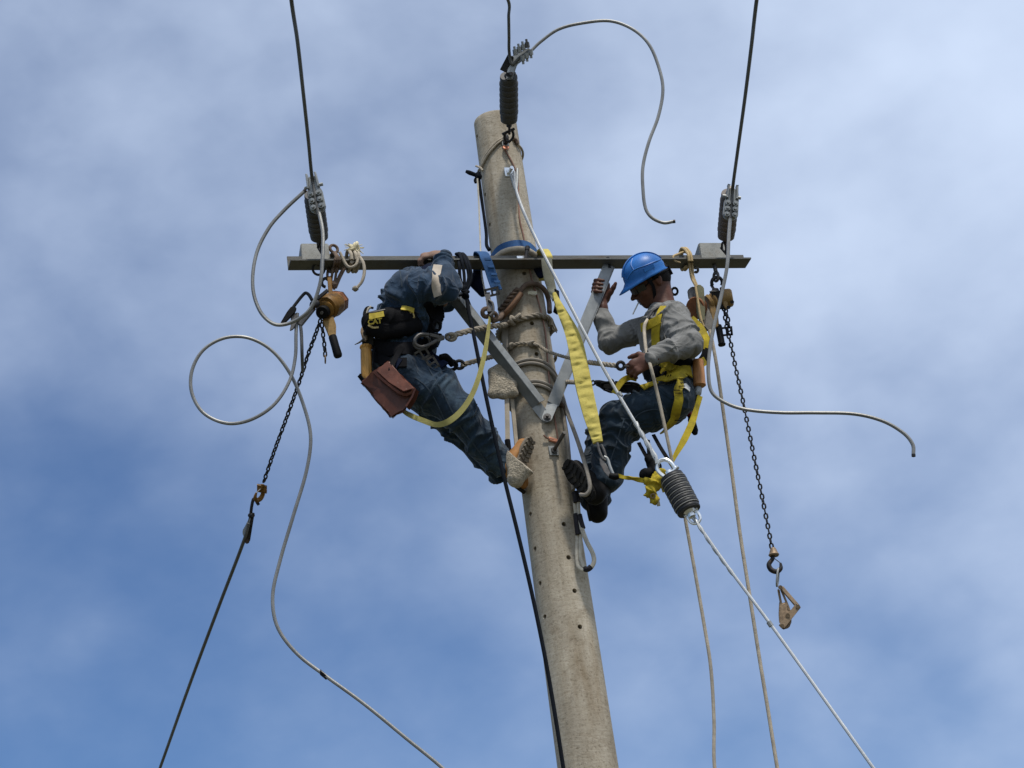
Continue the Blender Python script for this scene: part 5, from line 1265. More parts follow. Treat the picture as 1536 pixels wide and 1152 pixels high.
# black snap hooks below
l4 = thing('double_snap_hook', P(910, 578, -.33), 'pair of black snap hooks in front of the belt of the grey-shirted worker', 'hook')
MB().rope([on_pole(846, 568, .01), P(858, 573, -.16), P(872, 574.5, -.24)], .0125, .07, 6).build('rope_stub', rope_grey, l4)
snap_hook(None, P(925, 582, -.36), P(888, 574, -.30), grip_black, .026, parent=l4)
snap_hook(None, P(960, 584, -.34), P(915, 572, -.34), grip_black, .026, parent=l4)
m = MB(); m.prism(PP([(892, 570, -.31), (900, 570, -.31), (925, 575, -.33), (945, 574, -.34), (958, 576, -.34), (957, 588, -.34), (940, 590, -.34), (920, 588, -.33), (905, 584, -.31), (893, 578, -.31)]), _f*.012, .003)
m.build('hook_plate', grip_black, l4)
# brown sleeved lanyard over the upper bolt
b5 = thing('sleeved_lanyard', on_pole(790, 440, .02), 'brown leather-sleeved lanyard draped over the pole above the rope knot', 'rope')
pl = [on_pole(760, 470, .024), on_pole(768, 458, .022), on_pole(778, 444, .022), on_pole(786, 432, .022), on_pole(793, 428.5, .022), on_pole(803, 430, .022), on_pole(812, 438, .022), on_pole(817, 450, .022), on_pole(819, 470, .020)]
MB().tube([P(738, 482, -.26), P(748, 478, -.24)]+pl, .0135, 10, 6).build('sleeve', rope_brown, b5)
MB().tube([on_pole(757, 480, .03), on_pole(766, 470, .032), on_pole(775, 457, .032), on_pole(782, 444, .030)], .0145, 10, 6).build('leather_guard', mat('leather_guard', (.17, .095, .055), .6, 0, .3, 14, .3, 60), b5)
MB().rope([on_pole(757, 468, .034), on_pole(764, 458, .034), on_pole(771, 447, .034), on_pole(778, 437, .03)], .016, .05, 6, 2).build('lashing', rope_brown, b5)
MB().box(on_pole(797, 441, .008), CR*.022, UPc*.006, pole_n(on_pole(797, 441))*.006, .002).build('bright_staple', shiny, pole)
# grey webbing tail behind the pole's left edge and the pads
m = MB(); m.ribbon([P(757, 470, -.10), P(757.5, 500, -.10), P(758, 545, -.10)], TOC, .030, .006, 5); m.build('webbing_tail', mat('grey_webbing', (.26, .235, .2), .85, 0, .25, 16, .4, 140), None, True, 'grey flat webbing hanging along the pole edge above the sheepskin pad', 'strap')
def pad(name, label, pix, y, thick, parent=None, bulge=None):
    s_ = SDF(); c = [sum(p[0] for p in pix)/len(pix), sum(p[1] for p in pix)/len(pix)]
    n_ = len(pix)
    for i in range(n_):
        a, b = pix[i], pix[(i+1) % n_]
        for k in (0.15, .5, .82):
            a2 = (c[0]+(a[0]-c[0])*k, c[1]+(a[1]-c[1])*k); b2 = (c[0]+(b[0]-c[0])*k, c[1]+(b[1]-c[1])*k)
            yy = y if bulge is None else y-bulge*(1-k)
            s_.cone(P(a2[0], a2[1], yy), P(b2[0], b2[1], yy), thick, thick, .02, _f, .75)
    V, F = s_.mesh(.005); N = vnormals(V, F); V = V + N*((vnoise(V*30, 8)-.5)*.006)[:, None]
    m_ = MB(); m_.v = [Vector(v) for v in V]; m_.f = [tuple(f) for f in F]
    return m_.build(name, fleece, parent, True, *( (None, None) if parent else (label, 'pad')), angle=80)
pad('fleece_pad', 'square sheepskin pad hung against the pole behind the brace', [(735.5, 555), (747, 549), (772, 578), (774, 592), (756, 595), (736, 594)], -.17, .022)
ps = thing('pole_strap', P(762, 640, -.1), 'pair of beige straps dropping from the sheepskin pad to the boot pad', 'strap')
MB().ribbon([P(760, 592, -.16), P(761, 630, -.17), P(761.5, 664, -.18)], TOC, .024, .007, 5).build('strap', mat('beige_webbing', (.33, .285, .22), .85, 0, .25, 16, .4, 140), ps)
MB().ribbon([P(767, 590, -.15), P(771, 630, -.15), P(775, 672, -.16)], TOC+CR*.4, .020, .007, 5).build('strap', MATS['beige_webbing'], ps)
MB().tube(PP([(761, 660, -.185), (762, 668, -.185), (763, 675, -.185)]), .0145, 8, 4).build('strap_buckle', black_fab, ps)
bp_ = SDF(); A_, B_ = P(774, 718, -.245), P(785, 688, -.235); nn_ = (CR*.66+UPc*.75).normalized()
bp_.cone(A_, B_, .046, .092, .02, _f, .72).cut(P(780, 691, -.235), nn_, .16)
V, F = bp_.mesh(.005); N = vnormals(V, F); V = V + N*((vnoise(V*28, 8)-.5)*.008)[:, None]
m = MB(); m.v = [Vector(v) for v in V]; m.f = [tuple(f) for f in F]
m.build('fleece_pad', fleece, None, True, 'sheepskin boot pad wrapped round the tan boot on the pole', 'pad', angle=80)

# ================================================================== slings
YS = arm_at(820, .0).y
sl = thing('padded_sling', P(860, 520, -.3), 'yellow padded web sling hanging from the crossarm past the worker in grey', 'sling')
def srib(nm, pix, ws, mt, th, tw=None, sm=8, crown=.004):
    pts = PP(pix); ns = [TOC]*len(pts) if tw is None else [(TOC*math.cos(rad(a))+CR*math.sin(rad(a))) for a in tw]
    m_ = MB(); m_.ribbon(pts, ns, ws, th, sm, crown, 6); return m_, nm, mt
m_, nm, mt = srib('olive_section', [(820, 388, YS-.012), (821, 402, YS-.02), (824, 420, YS-.02), (829, 437, YS-.03), (833, 450, -.30)], [.056, .055, .052, .044, .03], olive_web, .012); m_.build(nm, mt, sl)
pts = [(831, 440, -.30), (837, 455, -.31), (846, 474, -.32), (856, 495, -.33), (864, 520, -.345), (870, 550, -.355), (877, 585, -.365), (886, 622, -.375), (893, 648, -.38), (897, 664, -.385)]
m_, nm, mt = srib('yellow_sleeve', pts, [.018, .034, .052, .068, .080, .084, .082, .074, .060, .050], yellow_pale, .014, (20, 10, 0, 0, 5, 8, 8, 5, 0, 0), 16)
V = np.array([tuple(v) for v in m_.v]); nz = (vnoise(V*np.array([22, 22, 48]), 3)-.5)*.016+(vnoise(V*np.array([30, 30, 85]), 6)-.5)*.014
m_.v = [v+TOC*float(nz[i])*(1-.85*abs(((i % 14) % 7)/3-1)**2) for i, v in enumerate(m_.v)]; m_.build(nm, mt, sl, angle=70)
q = arm_at(821, -.004, .0)
m = MB(); m.ribbon([q+ad*.0-UPZ*.004-ad*.008, q-ad*.010+UPZ*.012, q+ad*.05+UPZ*.085, q+ad*.12+UPZ*.088, q+ad*.125+UPZ*.02, q+ad*.125-UPZ*.06], [-ad, -ad+UPZ*.3, UPZ-ad*.7, UPZ+ad*.5, ad, ad], .048, .008, 5); m.build('arm_wrap', yellow_pale, sl)
m = MB(); m.ribbon([P(835, 435, -.27), P(836, 455, -.28), P(833, 470, -.28)], TOC+CR*.9, .03, .006, 4); m.build('dark_lining', black_web, sl)
sh = thing('scaffold_hook', P(908, 695, -.39), 'grey forked steel snap hook at the foot of the yellow sling', 'hook')
MB().tube(PP([(896, 664, -.39), (899, 676, -.39), (904, 687, -.39), (909, 690, -.39), (907, 678, -.39), (902, 667, -.39)]), .0068, 8, 6).build('link', grey_steel, sh)
m = MB(); m.prism(PP([(899, 687, -.39), (903, 686, -.39), (915, 706, -.395), (921, 716, -.395), (914, 717, -.395), (906, 708, -.395), (900, 696, -.39)]), _f*.014, .003); m.build('hook_frame', grey_steel, sh)
MB().tube(PP([(906, 685, -.392), (911, 688, -.392), (915, 700, -.394), (920, 712, -.396)]), .0078, 8, 6).build('gate', galv, sh)
MB().tube(PP([(914, 713, -.396), (922, 715, -.396), (928, 714, -.396)]), [.014, .018, .015], 10, 5).build('sleeve', grip_black, sh)
# thin yellow strap and knot at its foot
ys = thing('webbing_tail', P(960, 720, -.40), 'twisted yellow webbing running from the forked hook to a bunched knot', 'strap')
MB().ribbon(PP([(926, 713, -.40), (936, 716, -.40), (948, 717.5, -.40), (960, 720, -.40), (972, 722, -.40), (984, 720, -.40)]), [TOC, TOC+UPc*.5, TOC*.6+UPc*-.8, TOC, TOC+UPc*.6, TOC], [.02, .018, .024, .024, .022, .02], .005, 6).build('strap', yellow_web, ys)
m = SDF(); m.cone(P(974, 722, -.40), P(985, 722, -.39), .022, .026, .02).cone(P(983, 716, -.40), P(994, 710, -.39), .022, .016, .02).cone(P(980, 728, -.40), P(977, 742, -.40), .024, .026, .02).cone(P(977, 742, -.40), P(981, 750, -.40), .026, .012, .02)
skin_mesh('knot', m, yellow_web, ys, .005, dict(amp=.022, fa=40, fp=14, seed=5, tilt=1.0, joint=1, amp2=.008))
MB().ribbon(PP([(990, 724, -.38), (994, 731, -.38), (996.5, 738, -.38)]), TOC, .018, .006, 4).build('short_tail', yellow_web, ys)
MB().ribbon(PP([(984, 746, -.40), (987, 753, -.40), (988, 759, -.40)]), TOC, .016, .006, 4).build('grey_tail', olive_web, ys)
MB().torus(P(979.5, 744, -.425), TOC, .010, .004, 14, 6).build('eyelet', bronze, ys)
# black shock pack and cords under the thigh
sp = thing('shock_absorber', P(977, 705, -.33), 'black shock-absorber pouch dangling on black cords below the thigh', 'pouch')
m = SDF(); m.cone(P(973, 688, -.33), P(984, 700, -.33), .030, .034, .02).cone(P(970, 712, -.34), P(982, 708, -.34), .032, .03, .02)
skin_mesh('pouch', m, black_fab, sp, .005, dict(amp=.012, fa=30, fp=12, seed=8, joint=1))
for pl in ([(958, 664, -.30), (968, 682, -.32), (978, 698, -.33)], [(972, 660, -.30), (973, 675, -.32), (974, 688, -.33)], [(980, 652, -.28), (990, 670, -.30), (1000, 686, -.31), (1013, 706, -.33)]):
    MB().ribbon(PP(pl), TOC+CR*.3, .018, .006, 5).build('cord', black_web, sp)
# yellow strap from the belt tool down behind the insulator
cam_ribbon('webbing_tail', [(1050, 594, -.28), (1045, 612, -.29), (1038, 634, -.31), (1026, 660, -.34), (1013, 683, -.38), (1006, 698, -.42)], [.028, .028, .034, .034, .022, .014], yellow_web, None, .006, (10, 20, 0, 0, 20, 40), label='yellow stitched strap trailing from the wooden-handled tool at the grey worker', cat='strap')
# left yellow strap round the thigh of the denim worker
cam_ribbon('webbing_strap', [(735, 476, -.31), (732, 500, -.36), (727, 530, -.40), (719, 563, -.44), (708, 592, -.46), (692, 616, -.47), (673, 632, -.47), (655, 637, -.46), (635, 631, -.45), (612, 621, -.43), (600, 611, -.38), (594, 598, -.30)], [.020, .022, .026, .026, .026, .028, .030, .026, .026, .026, .026, .026], yellow_dull, None, .005, (60, 40, 35, 30, 20, 0, -10, 10, 20, 30, 20, 10), label='pale yellow strap looped from the pole ring under the thigh of the denim worker', cat='strap')
# blue strap over the beam with buckle, hook and ring
bs = thing('blue_strap', P(733, 410, -.3), 'bright blue webbing strap hung over the crossarm with a steel buckle', 'strap')
q = arm_at(727, -.006, 0)
m = MB(); m.ribbon([q+ad*.12+UPZ*.0, q+ad*.118+UPZ*.085, q+ad*.09+UPZ*.092, q+ad*.01+UPZ*.035, q-ad*.012+UPZ*.0, q-ad*.012-UPZ*.05+ax*.012, q+ad*.0-UPZ*.12+ax*.028, q+ad*.0-UPZ*.185+ax*.042], [ad, ad+UPZ, UPZ-ad*.3, -ad+UPZ*.8, -ad, -ad, -ad, -ad], [.055]*8, .007, 6, .001); m.build('webbing', blue_web, bs)
e = q-UPZ*.185+ax*.042
for k in range(4):
    c = q-ad*.018-UPZ*(.01+.045*k)+ax*(.010+.011*k); MB().box(c, ax*.016, ad*.003, UPZ*.007, .001).build('stitch_block', blue_web, bs)
buckle(bs, P(738, 438, e.y-.01), CR*.97+UPc*.22, UPc, .064, .034, .006, grey_steel)
MB().bar(P(731.5, 440, -.31), P(734.5, 468, -.31), .018, .012, CR, .003).build('hook_shank', grey_steel, bs)
m = MB(); m.tube(PP([(733, 450, -.32), (738.5, 455, -.32), (739.5, 468, -.32), (735, 474, -.32)]), .0075, 8, 6); m.build('gate', grey_steel, bs)
m = MB(); m.torus(P(729.5, 469, -.30), TOC+CR*.3, .021, .012, 18, 8); m.build('ring', rope_brown, bs)
m = MB(); m.torus(P(741, 474, -.27), TOC+CR*.8, .016, .011, 16, 8); m.build('ring', rope_brown, bs)
# dark blue padded end behind
m = SDF(); m.cone(P(716, 405, -.16), P(715, 420, -.15), .022, .028, .03, _f, .5).cone(P(714, 424, -.15), P(724, 440, -.14), .036, .022, .03, _f, .5)
nv = thing('padded_strap', P(717, 425, -.15), 'dark navy padded strap end hanging behind the bright blue strap', 'strap'); skin_mesh('pad', m, navy_web, nv, .006)
MB().ribbon([P(716, 384, -.10), P(716, 396, -.15), P(715, 408, -.16)], TOC, .04, .008, 5).build('webbing', navy_web, nv)
# blue band round the pole above the beam
bb = thing('blue_band', on_pole(770, 372, 0), 'blue webbing band wrapped round the pole just above the crossarm', 'strap')
f_ = [(741, 386), (749, 376), (760, 370), (775, 367), (790, 369), (800, 377), (806, 388)]
pts = pole_path(f_, .012); pts += back_path(pts[-1], pts[0], .014) + [pts[0]]
m = MB(); m.ribbon(pts, [pole_n(p)+UPZ*.25 for p in pts], .046, .008, 5); m.build('webbing', blue_web, bb)
f_ = [(748, 391), (758, 382), (772, 378), (786, 379), (798, 387)]
pts = pole_path(f_, .03); MB().tube(pts, .016, 10, 6).build('hose_padding', rope_beige, bb)
m = SDF(); m.cone(P(806, 398, -.10), P(811, 412, -.11), .030, .022, .03, _f, .5); skin_mesh('band_end', m, navy_web, bb, .006)
# ================================================================== ropes tied to the beam
def knot_turns(nm, label, px, r, mt, n_=2, cat='rope', dx=2.2, parent=None):
    t = parent or thing(nm, arm_at(px, .05, .02), label, cat)
    for i in range(n_):
        q = arm_at(px+i*dx, 0, 0); a_ = ax*random.uniform(-.012, .012)
        pts = [q-ad*.012-UPZ*.008, q-ad*.010+UPZ*.014+a_, q+ad*.07+UPZ*.082+a_, q+ad*.115+UPZ*.078, q+ad*.118+UPZ*.0-a_, q+ad*.06-UPZ*.016, q-ad*.004-UPZ*.016, q-ad*.013-UPZ*.006]
        MB().tube(pts, r, 7, 5).build('turn', mt, t)
    return t
t = knot_turns('brown_lashing', 'brown rope lashing that ties the ochre hoist to the crossarm', 502, .0085, rope_brown, 3, dx=3.2)
for a_, b_ in (((503, 391, YL), (495, 432, yh)), ((508, 391, YL), (501, 434, yh)), ((516, 400, YL), (502, 430, yh)), ((517.5, 402, YL), (503.5, 432, yh)), ((493, 400, YL+.05), (491, 420, yh))):
    MB().tube([P(*a_), P((a_[0]+b_[0])/2-.8, (a_[1]+b_[1])/2, (a_[2]+b_[2])/2), P(*b_)], .007, 7, 6).build('hanging_turn', rope_brown, t)
MB().torus(arm_at(506, .06, .10), ax*.3-ad, .022, .008, 14, 7).build('loop', rope_brown, t)
m = MB(); m.ball(P(501, 427, yh), .018, 10, 7, (1, 1, 1.3), .12); m.build('knot', rope_brown, t)
t = thing('tied_rope', arm_at(533, .05), 'pale frayed rope knotted over the beam with a short end dangling', 'rope')
for i, x in enumerate((527, 534, 538)):
    q = arm_at(x, 0, 0); MB().tube([q-ad*.012-UPZ*.004, q-ad*.010+UPZ*.03, q+ad*.06+UPZ*.09, q+ad*.115+UPZ*.08, q+ad*.118-UPZ*.0, q+ad*.05-UPZ*.018, q-ad*.008-UPZ*.014], .0095, 8, 5).build('turn', rope_beige, t)
MB().tube([arm_at(510, -.012, .04), P(520, 398, YL-.03), P(527, 401, YL-.03), P(535, 396, YL-.03), P(537, 386, YL-.02)], .008, 8, 6).build('slack_turn', rope_beige, t)
MB().tube([P(540, 386, YL-.04), P(545, 395, YL-.05), P(546.5, 408, YL-.05), P(543, 422, YL-.05), P(536, 431, YL-.05)], .0085, 8, 8).build('dangling_end', rope_beige, t)
MB().ball(P(533, 433, YL-.05), .017, 10, 7, (1, 1, .85), .1).build('end_knot', rope_grey, t)
m = MB(); kc = arm_at(535, .03, .085)
for i in range(4): a_ = i*.9; m.torus(kc+Vector((.012*math.cos(a_*2), -.008, .008*math.sin(a_*3))), Vector((math.cos(a_), -.5, math.sin(a_))), .019, .0095, 14, 7)
m.build('knot', rope_straw, t)
m = MB()
for i in range(22):
    d = Vector((random.uniform(-1, 1), random.uniform(-1, .2), random.uniform(-.6, .8))).normalized(); m.tube([kc, kc+d*.025, kc+d*random.uniform(.035, .06)+UPZ*-.008], .0022, 4, 3)
m.build('frayed_strands', rope_straw, t, kind='stuff')
t = thing('tan_tie', arm_at(1035, .05), 'tan raffia tie round the crossarm that holds the olive pulley block', 'rope')
for i, x in enumerate((1032, 1036)):
    q = arm_at(x, 0, 0); MB().tube([q-ad*.012-UPZ*.02, q-ad*.010+UPZ*.03, q+ad*.06+UPZ*.10, q+ad*.115+UPZ*.085, q+ad*.118-UPZ*.0, q+ad*.05-UPZ*.018], .0075, 7, 5).build('turn', rope_tan, t)
for a_ in ([(1031, 384, YR-.06), (1034, 398, YR-.07), (1037, 416, YR-.07), (1043, 428, YR-.08)], [(1036, 384, YR-.05), (1038.5, 400, YR-.06), (1040, 414, YR-.06), (1046, 430, YR-.07)], [(1033.5, 386, YR-.05), (1036, 408, YR-.07), (1041, 424, YR-.07)]):
    MB().tube(PP(a_), .0068, 7, 6).build('hanging_strand', rope_tan, t)
MB().tube(PP([(1034, 383, YR-.07), (1028, 378, YR-.08), (1018, 381, YR-.10), (1010, 385, YR-.12), (1013, 391, YR-.12), (1021, 394, YR-.12)]), [.006, .007, .007, .006, .006, .003], 7, 6).build('loose_end', rope_tan, t)
m = MB(); m.torus(P(1044, 405, YR-.03), TOC+CR*.4, .012, .0075, 14, 7, 0, 4.8); m.build('metal_hook', grey_steel, t)
# pulley block beside the worker
pb = thing('pulley_block', P(1050, 455, -.1), 'olive and grey pulley block hanging between the grey worker and the yellow hoist', 'pulley')
ybk = YR-.07
m = MB(); m.prism(PP([(1044, 430, ybk-.03), (1049, 426, ybk-.03), (1056, 431, ybk-.03), (1058, 465, ybk-.03), (1057, 480, ybk-.03), (1050, 484, ybk-.03), (1045, 470, ybk-.03)]), _f*.02, .004); m.build('side_plate', mat('olive_paint', (.13, .125, .07), .6, .1, .3, 14, .3, 60, (.07, .05, .03), .15, 9), pb)
m = MB(); m.prism(PP([(1031, 436, ybk+.02), (1037, 430, ybk+.02), (1044, 430, ybk+.02), (1045, 452, ybk+.02), (1033, 449, ybk+.02)]), _f*.02, .004); m.build('side_plate', grey_steel, pb)
MB().lathe(P(1042, 462, ybk), P(1048, 462, ybk+.03), [(0, .055), (.2, .06), (.5, .045), (.8, .06), (1, .055)], 24).build('sheave', rust, pb)
m = MB(); m.prism(PP([(1058, 456, ybk), (1066, 468, ybk), (1072, 486, ybk), (1070, 497, ybk), (1062, 500, ybk), (1054, 490, ybk)]), _f*.05, .012); m.build('tool_bag', mat('grey_canvas', (.20, .185, .165), .9, 0, .3, 12, .4, 90), pb)
MB().tube(PP([(1043, 428, ybk-.05), (1046, 445, ybk-.055), (1049, 465, ybk-.055), (1052, 480, ybk-.055), (1056, 490, ybk-.05)]), .0062, 7, 6).build('tie_strand', rope_tan, pb)
# black rope bundle over the beam and its long fall
br = thing('black_rope', P(700, 445, -.3), 'black rope looped over the crossarm, bow-knotted and dropping the full height past the pole', 'rope')
YB = arm_at(693, 0).y
for a_ in ([(684, 381, YB+.09), (689, 381, YB+.05), (693, 392, YB-.02), (696, 410, YB-.02), (697, 430, YB-.02)], [(688, 380, YB+.09), (697, 383, YB+.03), (704, 398, YB-.02), (707, 416, YB-.02), (703, 430, YB-.02), (698, 437, YB-.02)], [(686, 384, YB+.09), (689, 398, YB-.02), (690, 416, YB-.02), (695, 434, YB-.02)], [(696, 382, YB+.09), (694, 381, YB+.05), (699, 394, YB-.02), (703, 415, YB-.02), (699, 433, YB-.02)]):
    MB().tube(PP(a_), .0085, 8, 8).build('loop', rope_black, br)
MB().tube(PP([(697, 434, YB-.03), (689, 431, YB-.04), (682, 434, YB-.04), (682, 440, YB-.04), (689, 443, YB-.04), (697, 439, YB-.03)]), .0078, 8, 8).build('bow', rope_black, br)
m = MB()
for i in range(4): m.torus(P(698, 434+i*3.2, YB-.025), Vector((math.cos(i*1.3), -.5, math.sin(i*1.3))), .015, .0095, 12, 7)
m.build('knot', rope_black, br)
bot = P(845, 1152, -.42); MB().tube(PP([(699, 440, YB-.02), (702, 460, YB-.03), (709, 495, -.38), (718, 540, -.40), (728, 590, -.42), (741, 650, -.42), (757, 720, -.42), (778, 805, -.42), (800, 900, -.42), (822, 1010, -.42), (845, 1152, -.42)])+[Vector((bot.x+.02, bot.y, bot.z*.5)), Vector((bot.x+.03, bot.y, .01))], .0098, 8, 8).build('fall', rope_black, br)
MB().tube(PP([(700, 444, YB), (707, 462, -.24), (716, 485, -.20), (722, 500, -.16), (735, 525, -.1)]), .0058, 6, 8).build('thin_tail', rope_black, br)
# pale cord and dark cord up the left of the pole, with collar rope at the top
t = thing('collar_rope', on_pole(735, 235, .0), 'pale doubled cord looped diagonally round the pole top', 'rope')
for k in (0, 4):
    f_ = pole_path([(723.5, 252+k*.4), (727, 240+k), (735, 226+k), (745, 214+k), (754, 208+k*.6)], .009); MB().tube(f_, .0065, 7, 6).build('turn', rope_beige, t)
f_ = pole_path([(768, 209), (772, 211.5), (774.2, 217)], .009); MB().tube(f_, .011, 7, 6).build('turn', rope_brown, t)
f0 = pole_path([(754, 208), (723.5, 252)], .009); bkp = back_path(f_[-1], f0[1], .009, 12); MB().tube([f_[-1]]+bkp+[f0[1]], .0065, 7, 5).build('turn', rope_beige, t)
MB().tube(PP([(714, 249, -.08), (721, 252, -.10), (724, 256, -.11)]), .006, 7, 4).build('turn_end', rope_beige, t)
t = thing('black_rope', P(718, 262, -.12), 'black cord knotted at the pole top left edge and running down to the crossarm', 'rope')
MB().tube(PP([(699, 257, -.12), (704, 259, -.12), (712, 262, -.12), (717, 265, -.12)]), [.009, .013, .012, .008], 8, 6).build('knot_ear', rope_black, t)
MB().tube(PP([(714, 274, -.12), (713, 270, -.12), (717, 264, -.13), (719, 258, -.13)]), .009, 8, 5).build('knot_ear', rope_black, t)
MB().ball(P(717.5, 264, -.12), .019, 10, 7, (1, 1, 1.25), .15).build('knot', rope_black, t)
MB().tube(PP([(718, 266, -.12), (720.5, 285, -.115), (724, 310, -.11), (727.5, 335, -.11), (729.5, 352, -.11), (730, 368, -.12), (734, 375, -.13)]), [.0085, .009, .008, .0085, .009, .011], 8, 8).build('fall', rope_black, t)
MB().tube([P(716, 268, -.14), P(718, 300, -.14), P(719.5, 340, -.15), P(721, 380, -.17), P(722.5, 410, -.2), P(728, 440, -.27), P(731, 455, -.30)], .0046, 7, 8).build('pale_cord', rope_pale, None, True, 'thin pale cord hanging straight along the left side of the pole top', 'rope')
# hand lines hanging free
def fall(label, pix, r, mt, nm='hand_line'):
    p = PP(pix); e = p[-1]; d = (p[-1]-p[-2]); k = d.normalized()
    return MB().tube(p+[Vector((e.x+k.x*.6, e.y, e.z*.55)), Vector((e.x+k.x*.7, e.y, .01))], r, 8, 8).build(nm, mt, None, True, label, 'rope')
fall('beige hand line hanging in front of the grey worker and behind the guy insulator', [(973, 477, -.29), (967, 488, -.35), (967, 505, -.40), (970, 530, -.44), (976, 550, -.50), (986, 590, -.46), (995, 630, -.44), (1004, 672, -.42), (1010, 700, -.40), (1022, 745, -.38), (1030, 790, -.36), (1041, 850, -.34), (1055, 930, -.33), (1066, 1000, -.33), (1071, 1080, -.33), (1072, 1152, -.33)], .0088, rope_beige)
fall('taut beige hand line dropping straight from the pulley block', [(1064, 495, ybk), (1069, 515, ybk), (1076, 555, ybk), (1086, 625, ybk), (1098, 710, ybk), (1110, 800, ybk), (1124, 890, ybk), (1138, 980, ybk), (1152, 1065, ybk), (1166, 1152, ybk)], .0092, rope_beige)
# ================================================================== tools on the belts
# denim worker: black zipped pouch with yellow label
pc = thing('tool_pouch', P(580, 480, -.50), 'black nylon belt pouch with yellow label on the denim worker', 'pouch')
m = SDF(); yp = -.50
m.cone(P(556, 484, yp), P(580, 480, yp-.01), .050, .052, .03, _f, .7).cone(P(580, 480, yp-.01), P(612, 476, yp+.02), .050, .046, .03, _f, .7).cone(P(560, 494, yp), P(574, 496, yp), .036, .036, .03, _f, .7).cone(P(585, 498, yp+.0), P(620, 490, yp+.03), .035, .04, .03, _f, .7)
bag = skin_mesh('bag', m, black_fab, pc, .005, dict(amp=.012, fa=22, fp=9, seed=4, joint=1, amp2=.006))
TBAG = [bvh(bag)]
m = MB(); lay(m, [(554, 475), (565, 473.5), (576, 471)], TBAG, .030, .004, .003, 6); m.build('yellow_label', tag_yellow, pc)
m = MB(); lay(m, [(551, 470), (562, 468), (578, 465)], TBAG, .008, .003, .004, 6); m.build('zip', grey_steel, pc)
m = MB(); lay(m, [(602, 463), (612, 464), (620, 467)], TBAG, .030, .006, .004, 6); m.build('yellow_label', tag_yellow, pc)
m = MB(); lay(m, [(553, 488), (560, 491.5), (568, 491)], TBAG, .009, .003, .004, 6); m.build('lower_trim', print_tan, pc)
fc = bpy.data.curves.new('CAT', 'FONT'); fc.body = 'CAT'; fc.align_x = 'CENTER'; fc.align_y = 'CENTER'; fc.size = .036; fc.space_character = 1.0; fc.extrude = .0015; fc.offset = .0012
fo = bpy.data.objects.new('tmp_text', fc); COL.objects.link(fo); bpy.context.view_layer.update()
me = bpy.data.meshes.new_from_object(fo.evaluated_get(bpy.context.evaluated_depsgraph_get())); bpy.data.objects.remove(fo)
h_ = near(562.5, 482.5, TBAG); xx = (CR*.985+UPc*.12).normalized(); zz = (TOC-xx*TOC.dot(xx)).normalized(); yy_ = zz.cross(xx)
M_ = Matrix((xx, yy_, zz)).transposed().to_4x4(); M_.translation = P(562.5, 482.5, 0)*0 + h_[0]+TOC*.008 - ORG[pc.name]
me.transform(M_); me.materials.clear(); me.materials.append(tag_yellow); to = bpy.data.objects.new('lettering', me); COL.objects.link(to); to.parent = pc
buckle(pc, P(613, 474, yp-.01), CR*.95+UPc*.25, UPc, .052, .028, .0035, print_tan, True, 'yellow_frame')
# hammer / pliers cluster and wooden handle at the back of the belt
t = thing('hammer', P(549, 540, -.42), 'hammer with thick varnished wooden handle hung at the back of the denim worker', 'hammer')
MB().lathe(P(549, 519, -.42), P(550, 570, -.42), [(0, .031), (.06, .033), (.10, .028), (.35, .0285), (.6, .028), (.9, .029), (1, .022)], 10).build('handle', wood_handle, t, angle=25)
MB().box(P(552, 511, -.42), CR*.024, UPc*.022, TOC*.022, .005).build('ferrule', dark_steel, t)
MB().bar(P(540, 563, -.43), P(546, 571, -.43), .018, .014, UPc, .003).build('peg', black_fab, t)
t = thing('pliers', P(547, 495, -.44), 'rusty pliers stuck in a loop at the back of the pouch', 'pliers')
m = MB(); m.prism(PP([(540, 496, -.46), (544, 487, -.46), (550, 486, -.46), (553, 497, -.46), (550, 512, -.46), (544, 512, -.46)]), _f*.02, .005); m.build('jaw', bronze, t)
MB().tube(PP([(546, 508, -.46), (540, 513, -.46), (532, 517, -.46)]), [.006, .005, .002], 7, 4).build('spike', grey_steel, t)
MB().tube(PP([(551, 487, -.44), (549, 474, -.44), (552, 464, -.44), (557, 460, -.44)]), .007, 7, 5).build('grip', hose_white, t)
m = MB(); m.torus(P(549, 500, -.465), TOC, .012, .004, 12, 6); m.build('pivot', grey_steel, t)
t = thing('tool_loop', P(553, 478, -.44), 'black cord loop curving out behind the nylon pouch', 'loop')
MB().tube(PP([(560, 462, -.44), (551, 461, -.44), (546, 470, -.46), (547, 478, -.47), (553, 483, -.48)]), .006, 7, 6).build('cord', black_web, t)
MB().tube(PP([(562, 520, -.44), (560, 535, -.44), (562, 552, -.44), (568, 560, -.44)]), .006, 7, 6).build('cord', black_web, t)
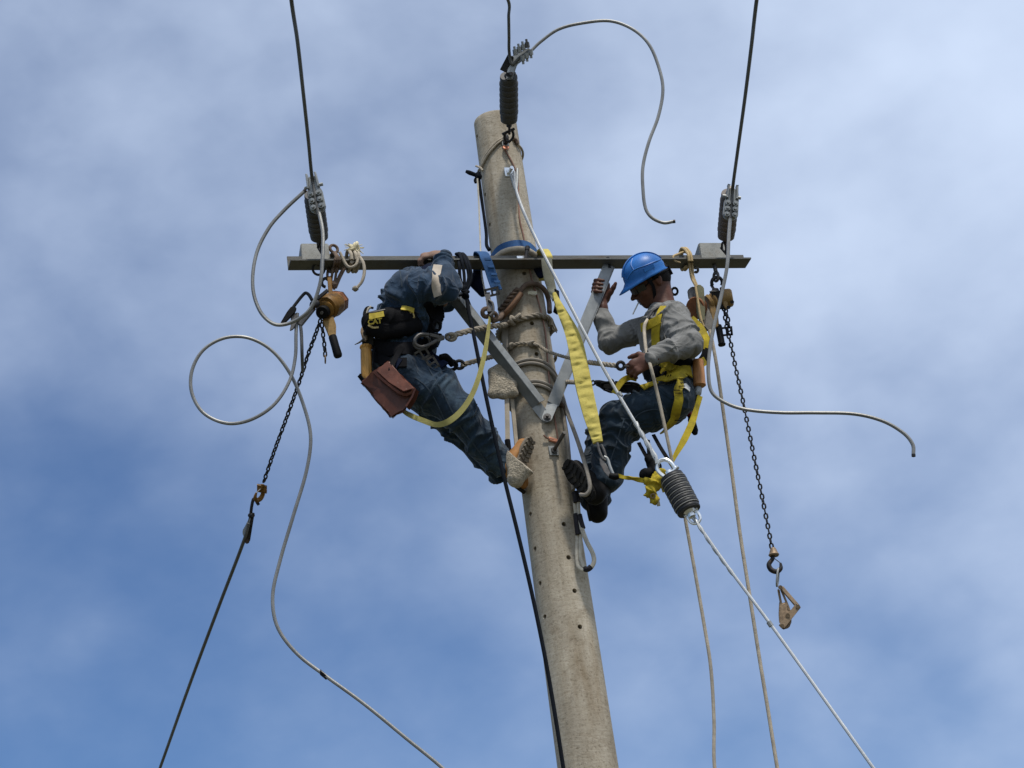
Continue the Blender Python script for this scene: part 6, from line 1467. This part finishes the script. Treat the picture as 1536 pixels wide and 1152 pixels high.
# leather bolt bag
lb = thing('leather_bag', P(582, 585, -.50), 'worn brown leather bolt bag slung at the hip of the denim worker', 'bag')
yl = -.50
m = MB()
m.prism(PP([(540, 573, yl), (562, 556, yl-.02), (583, 542, yl-.02), (604, 566, yl-.03), (624, 585, yl-.02), (611, 612, yl), (586, 629, yl), (576, 616, yl-.005), (556, 592, yl)]), _f*.075, .010)
lbm = m.build('bag', leather, lb)
sb = lbm.modifiers.new('sub', 'SUBSURF'); sb.levels = 2; sb.render_levels = 2; sb.subdivision_type = 'SIMPLE'
tx = bpy.data.textures.new('crumple', 'CLOUDS'); tx.noise_scale = .055
dm = lbm.modifiers.new('crumple', 'DISPLACE'); dm.texture = tx; dm.strength = .034; dm.mid_level = .5; dm.texture_coords = 'LOCAL'
m = MB(); m.ribbon(PP([(561, 558, yl-.030), (583, 577, yl-.034), (606, 592, yl-.034), (622, 587, yl-.030)]), TOC, [.012]*4, .008, 6); m.build('flap_edge', leather, lb)
m = MB(); m.prism(PP([(563, 556, yl-.028), (583, 541, yl-.028), (603, 565, yl-.040), (622, 583, yl-.034), (605, 588, yl-.040), (583, 574, yl-.040)]), _f*.012, .005); m.build('flap', mat('scuffed_leather', (.12, .042, .026), .4, 0, .4, 16, .4, 30, (.36, .27, .22), -.02, 26), lb)
MB().ribbon(PP([(604, 520, -.49), (596, 532, -.50), (589, 545, -.52), (586, 556, -.53)]), TOC, .026, .006, 5).build('hanger_strap', black_web, lb)
MB().ribbon(PP([(611, 612, yl-.0), (620, 598, yl-.01), (625, 585, yl-.02)]), CR+TOC*.3, .05, .01, 4).build('side_gusset', leather, lb)
# grey-shirted worker: wooden-handled tool on the belt with steel swivel
t = thing('hammer', P(1049, 560, -.26), 'tool with round wooden handle hung in the belt loop of the grey-shirted worker', 'hammer')
MB().lathe(P(1047, 541, -.26), P(1049.5, 580, -.26), [(0, .028), (.3, .030), (.85, .031), (.95, .033), (1, .024)], 14).build('handle', wood_red, t)
MB().lathe(P(1048.5, 579, -.26), P(1045.5, 594, -.26), [(0, .012), (.25, .019), (.75, .020), (1, .012)], 12).build('swivel', galv, t)
MB().ball(P(1044, 598, -.26), .014, 10, 7, (1, 1, 1.2)).build('pivot_nut', dark_steel, t)
t = thing('screwdriver', P(1038, 640, -.2), 'black and red tool handle poking out behind the seat of the grey-shirted worker', 'tool')
MB().lathe(P(1036, 625, -.16), P(1043, 651, -.18), [(0, .014), (.2, .020), (.8, .020), (1, .012)], 10).build('grip', black_fab, t)
MB().lathe(P(1033, 617, -.15), P(1036, 626, -.16), [(0, .012), (.5, .017), (1, .014)], 10).build('collar', red_pl, t)
# faded red paint worn onto the beam next to the denim worker's shoulder
q0, q1 = arm_at(618, W_-T_-.0012, .05), arm_at(652, W_-T_-.0012, .05)
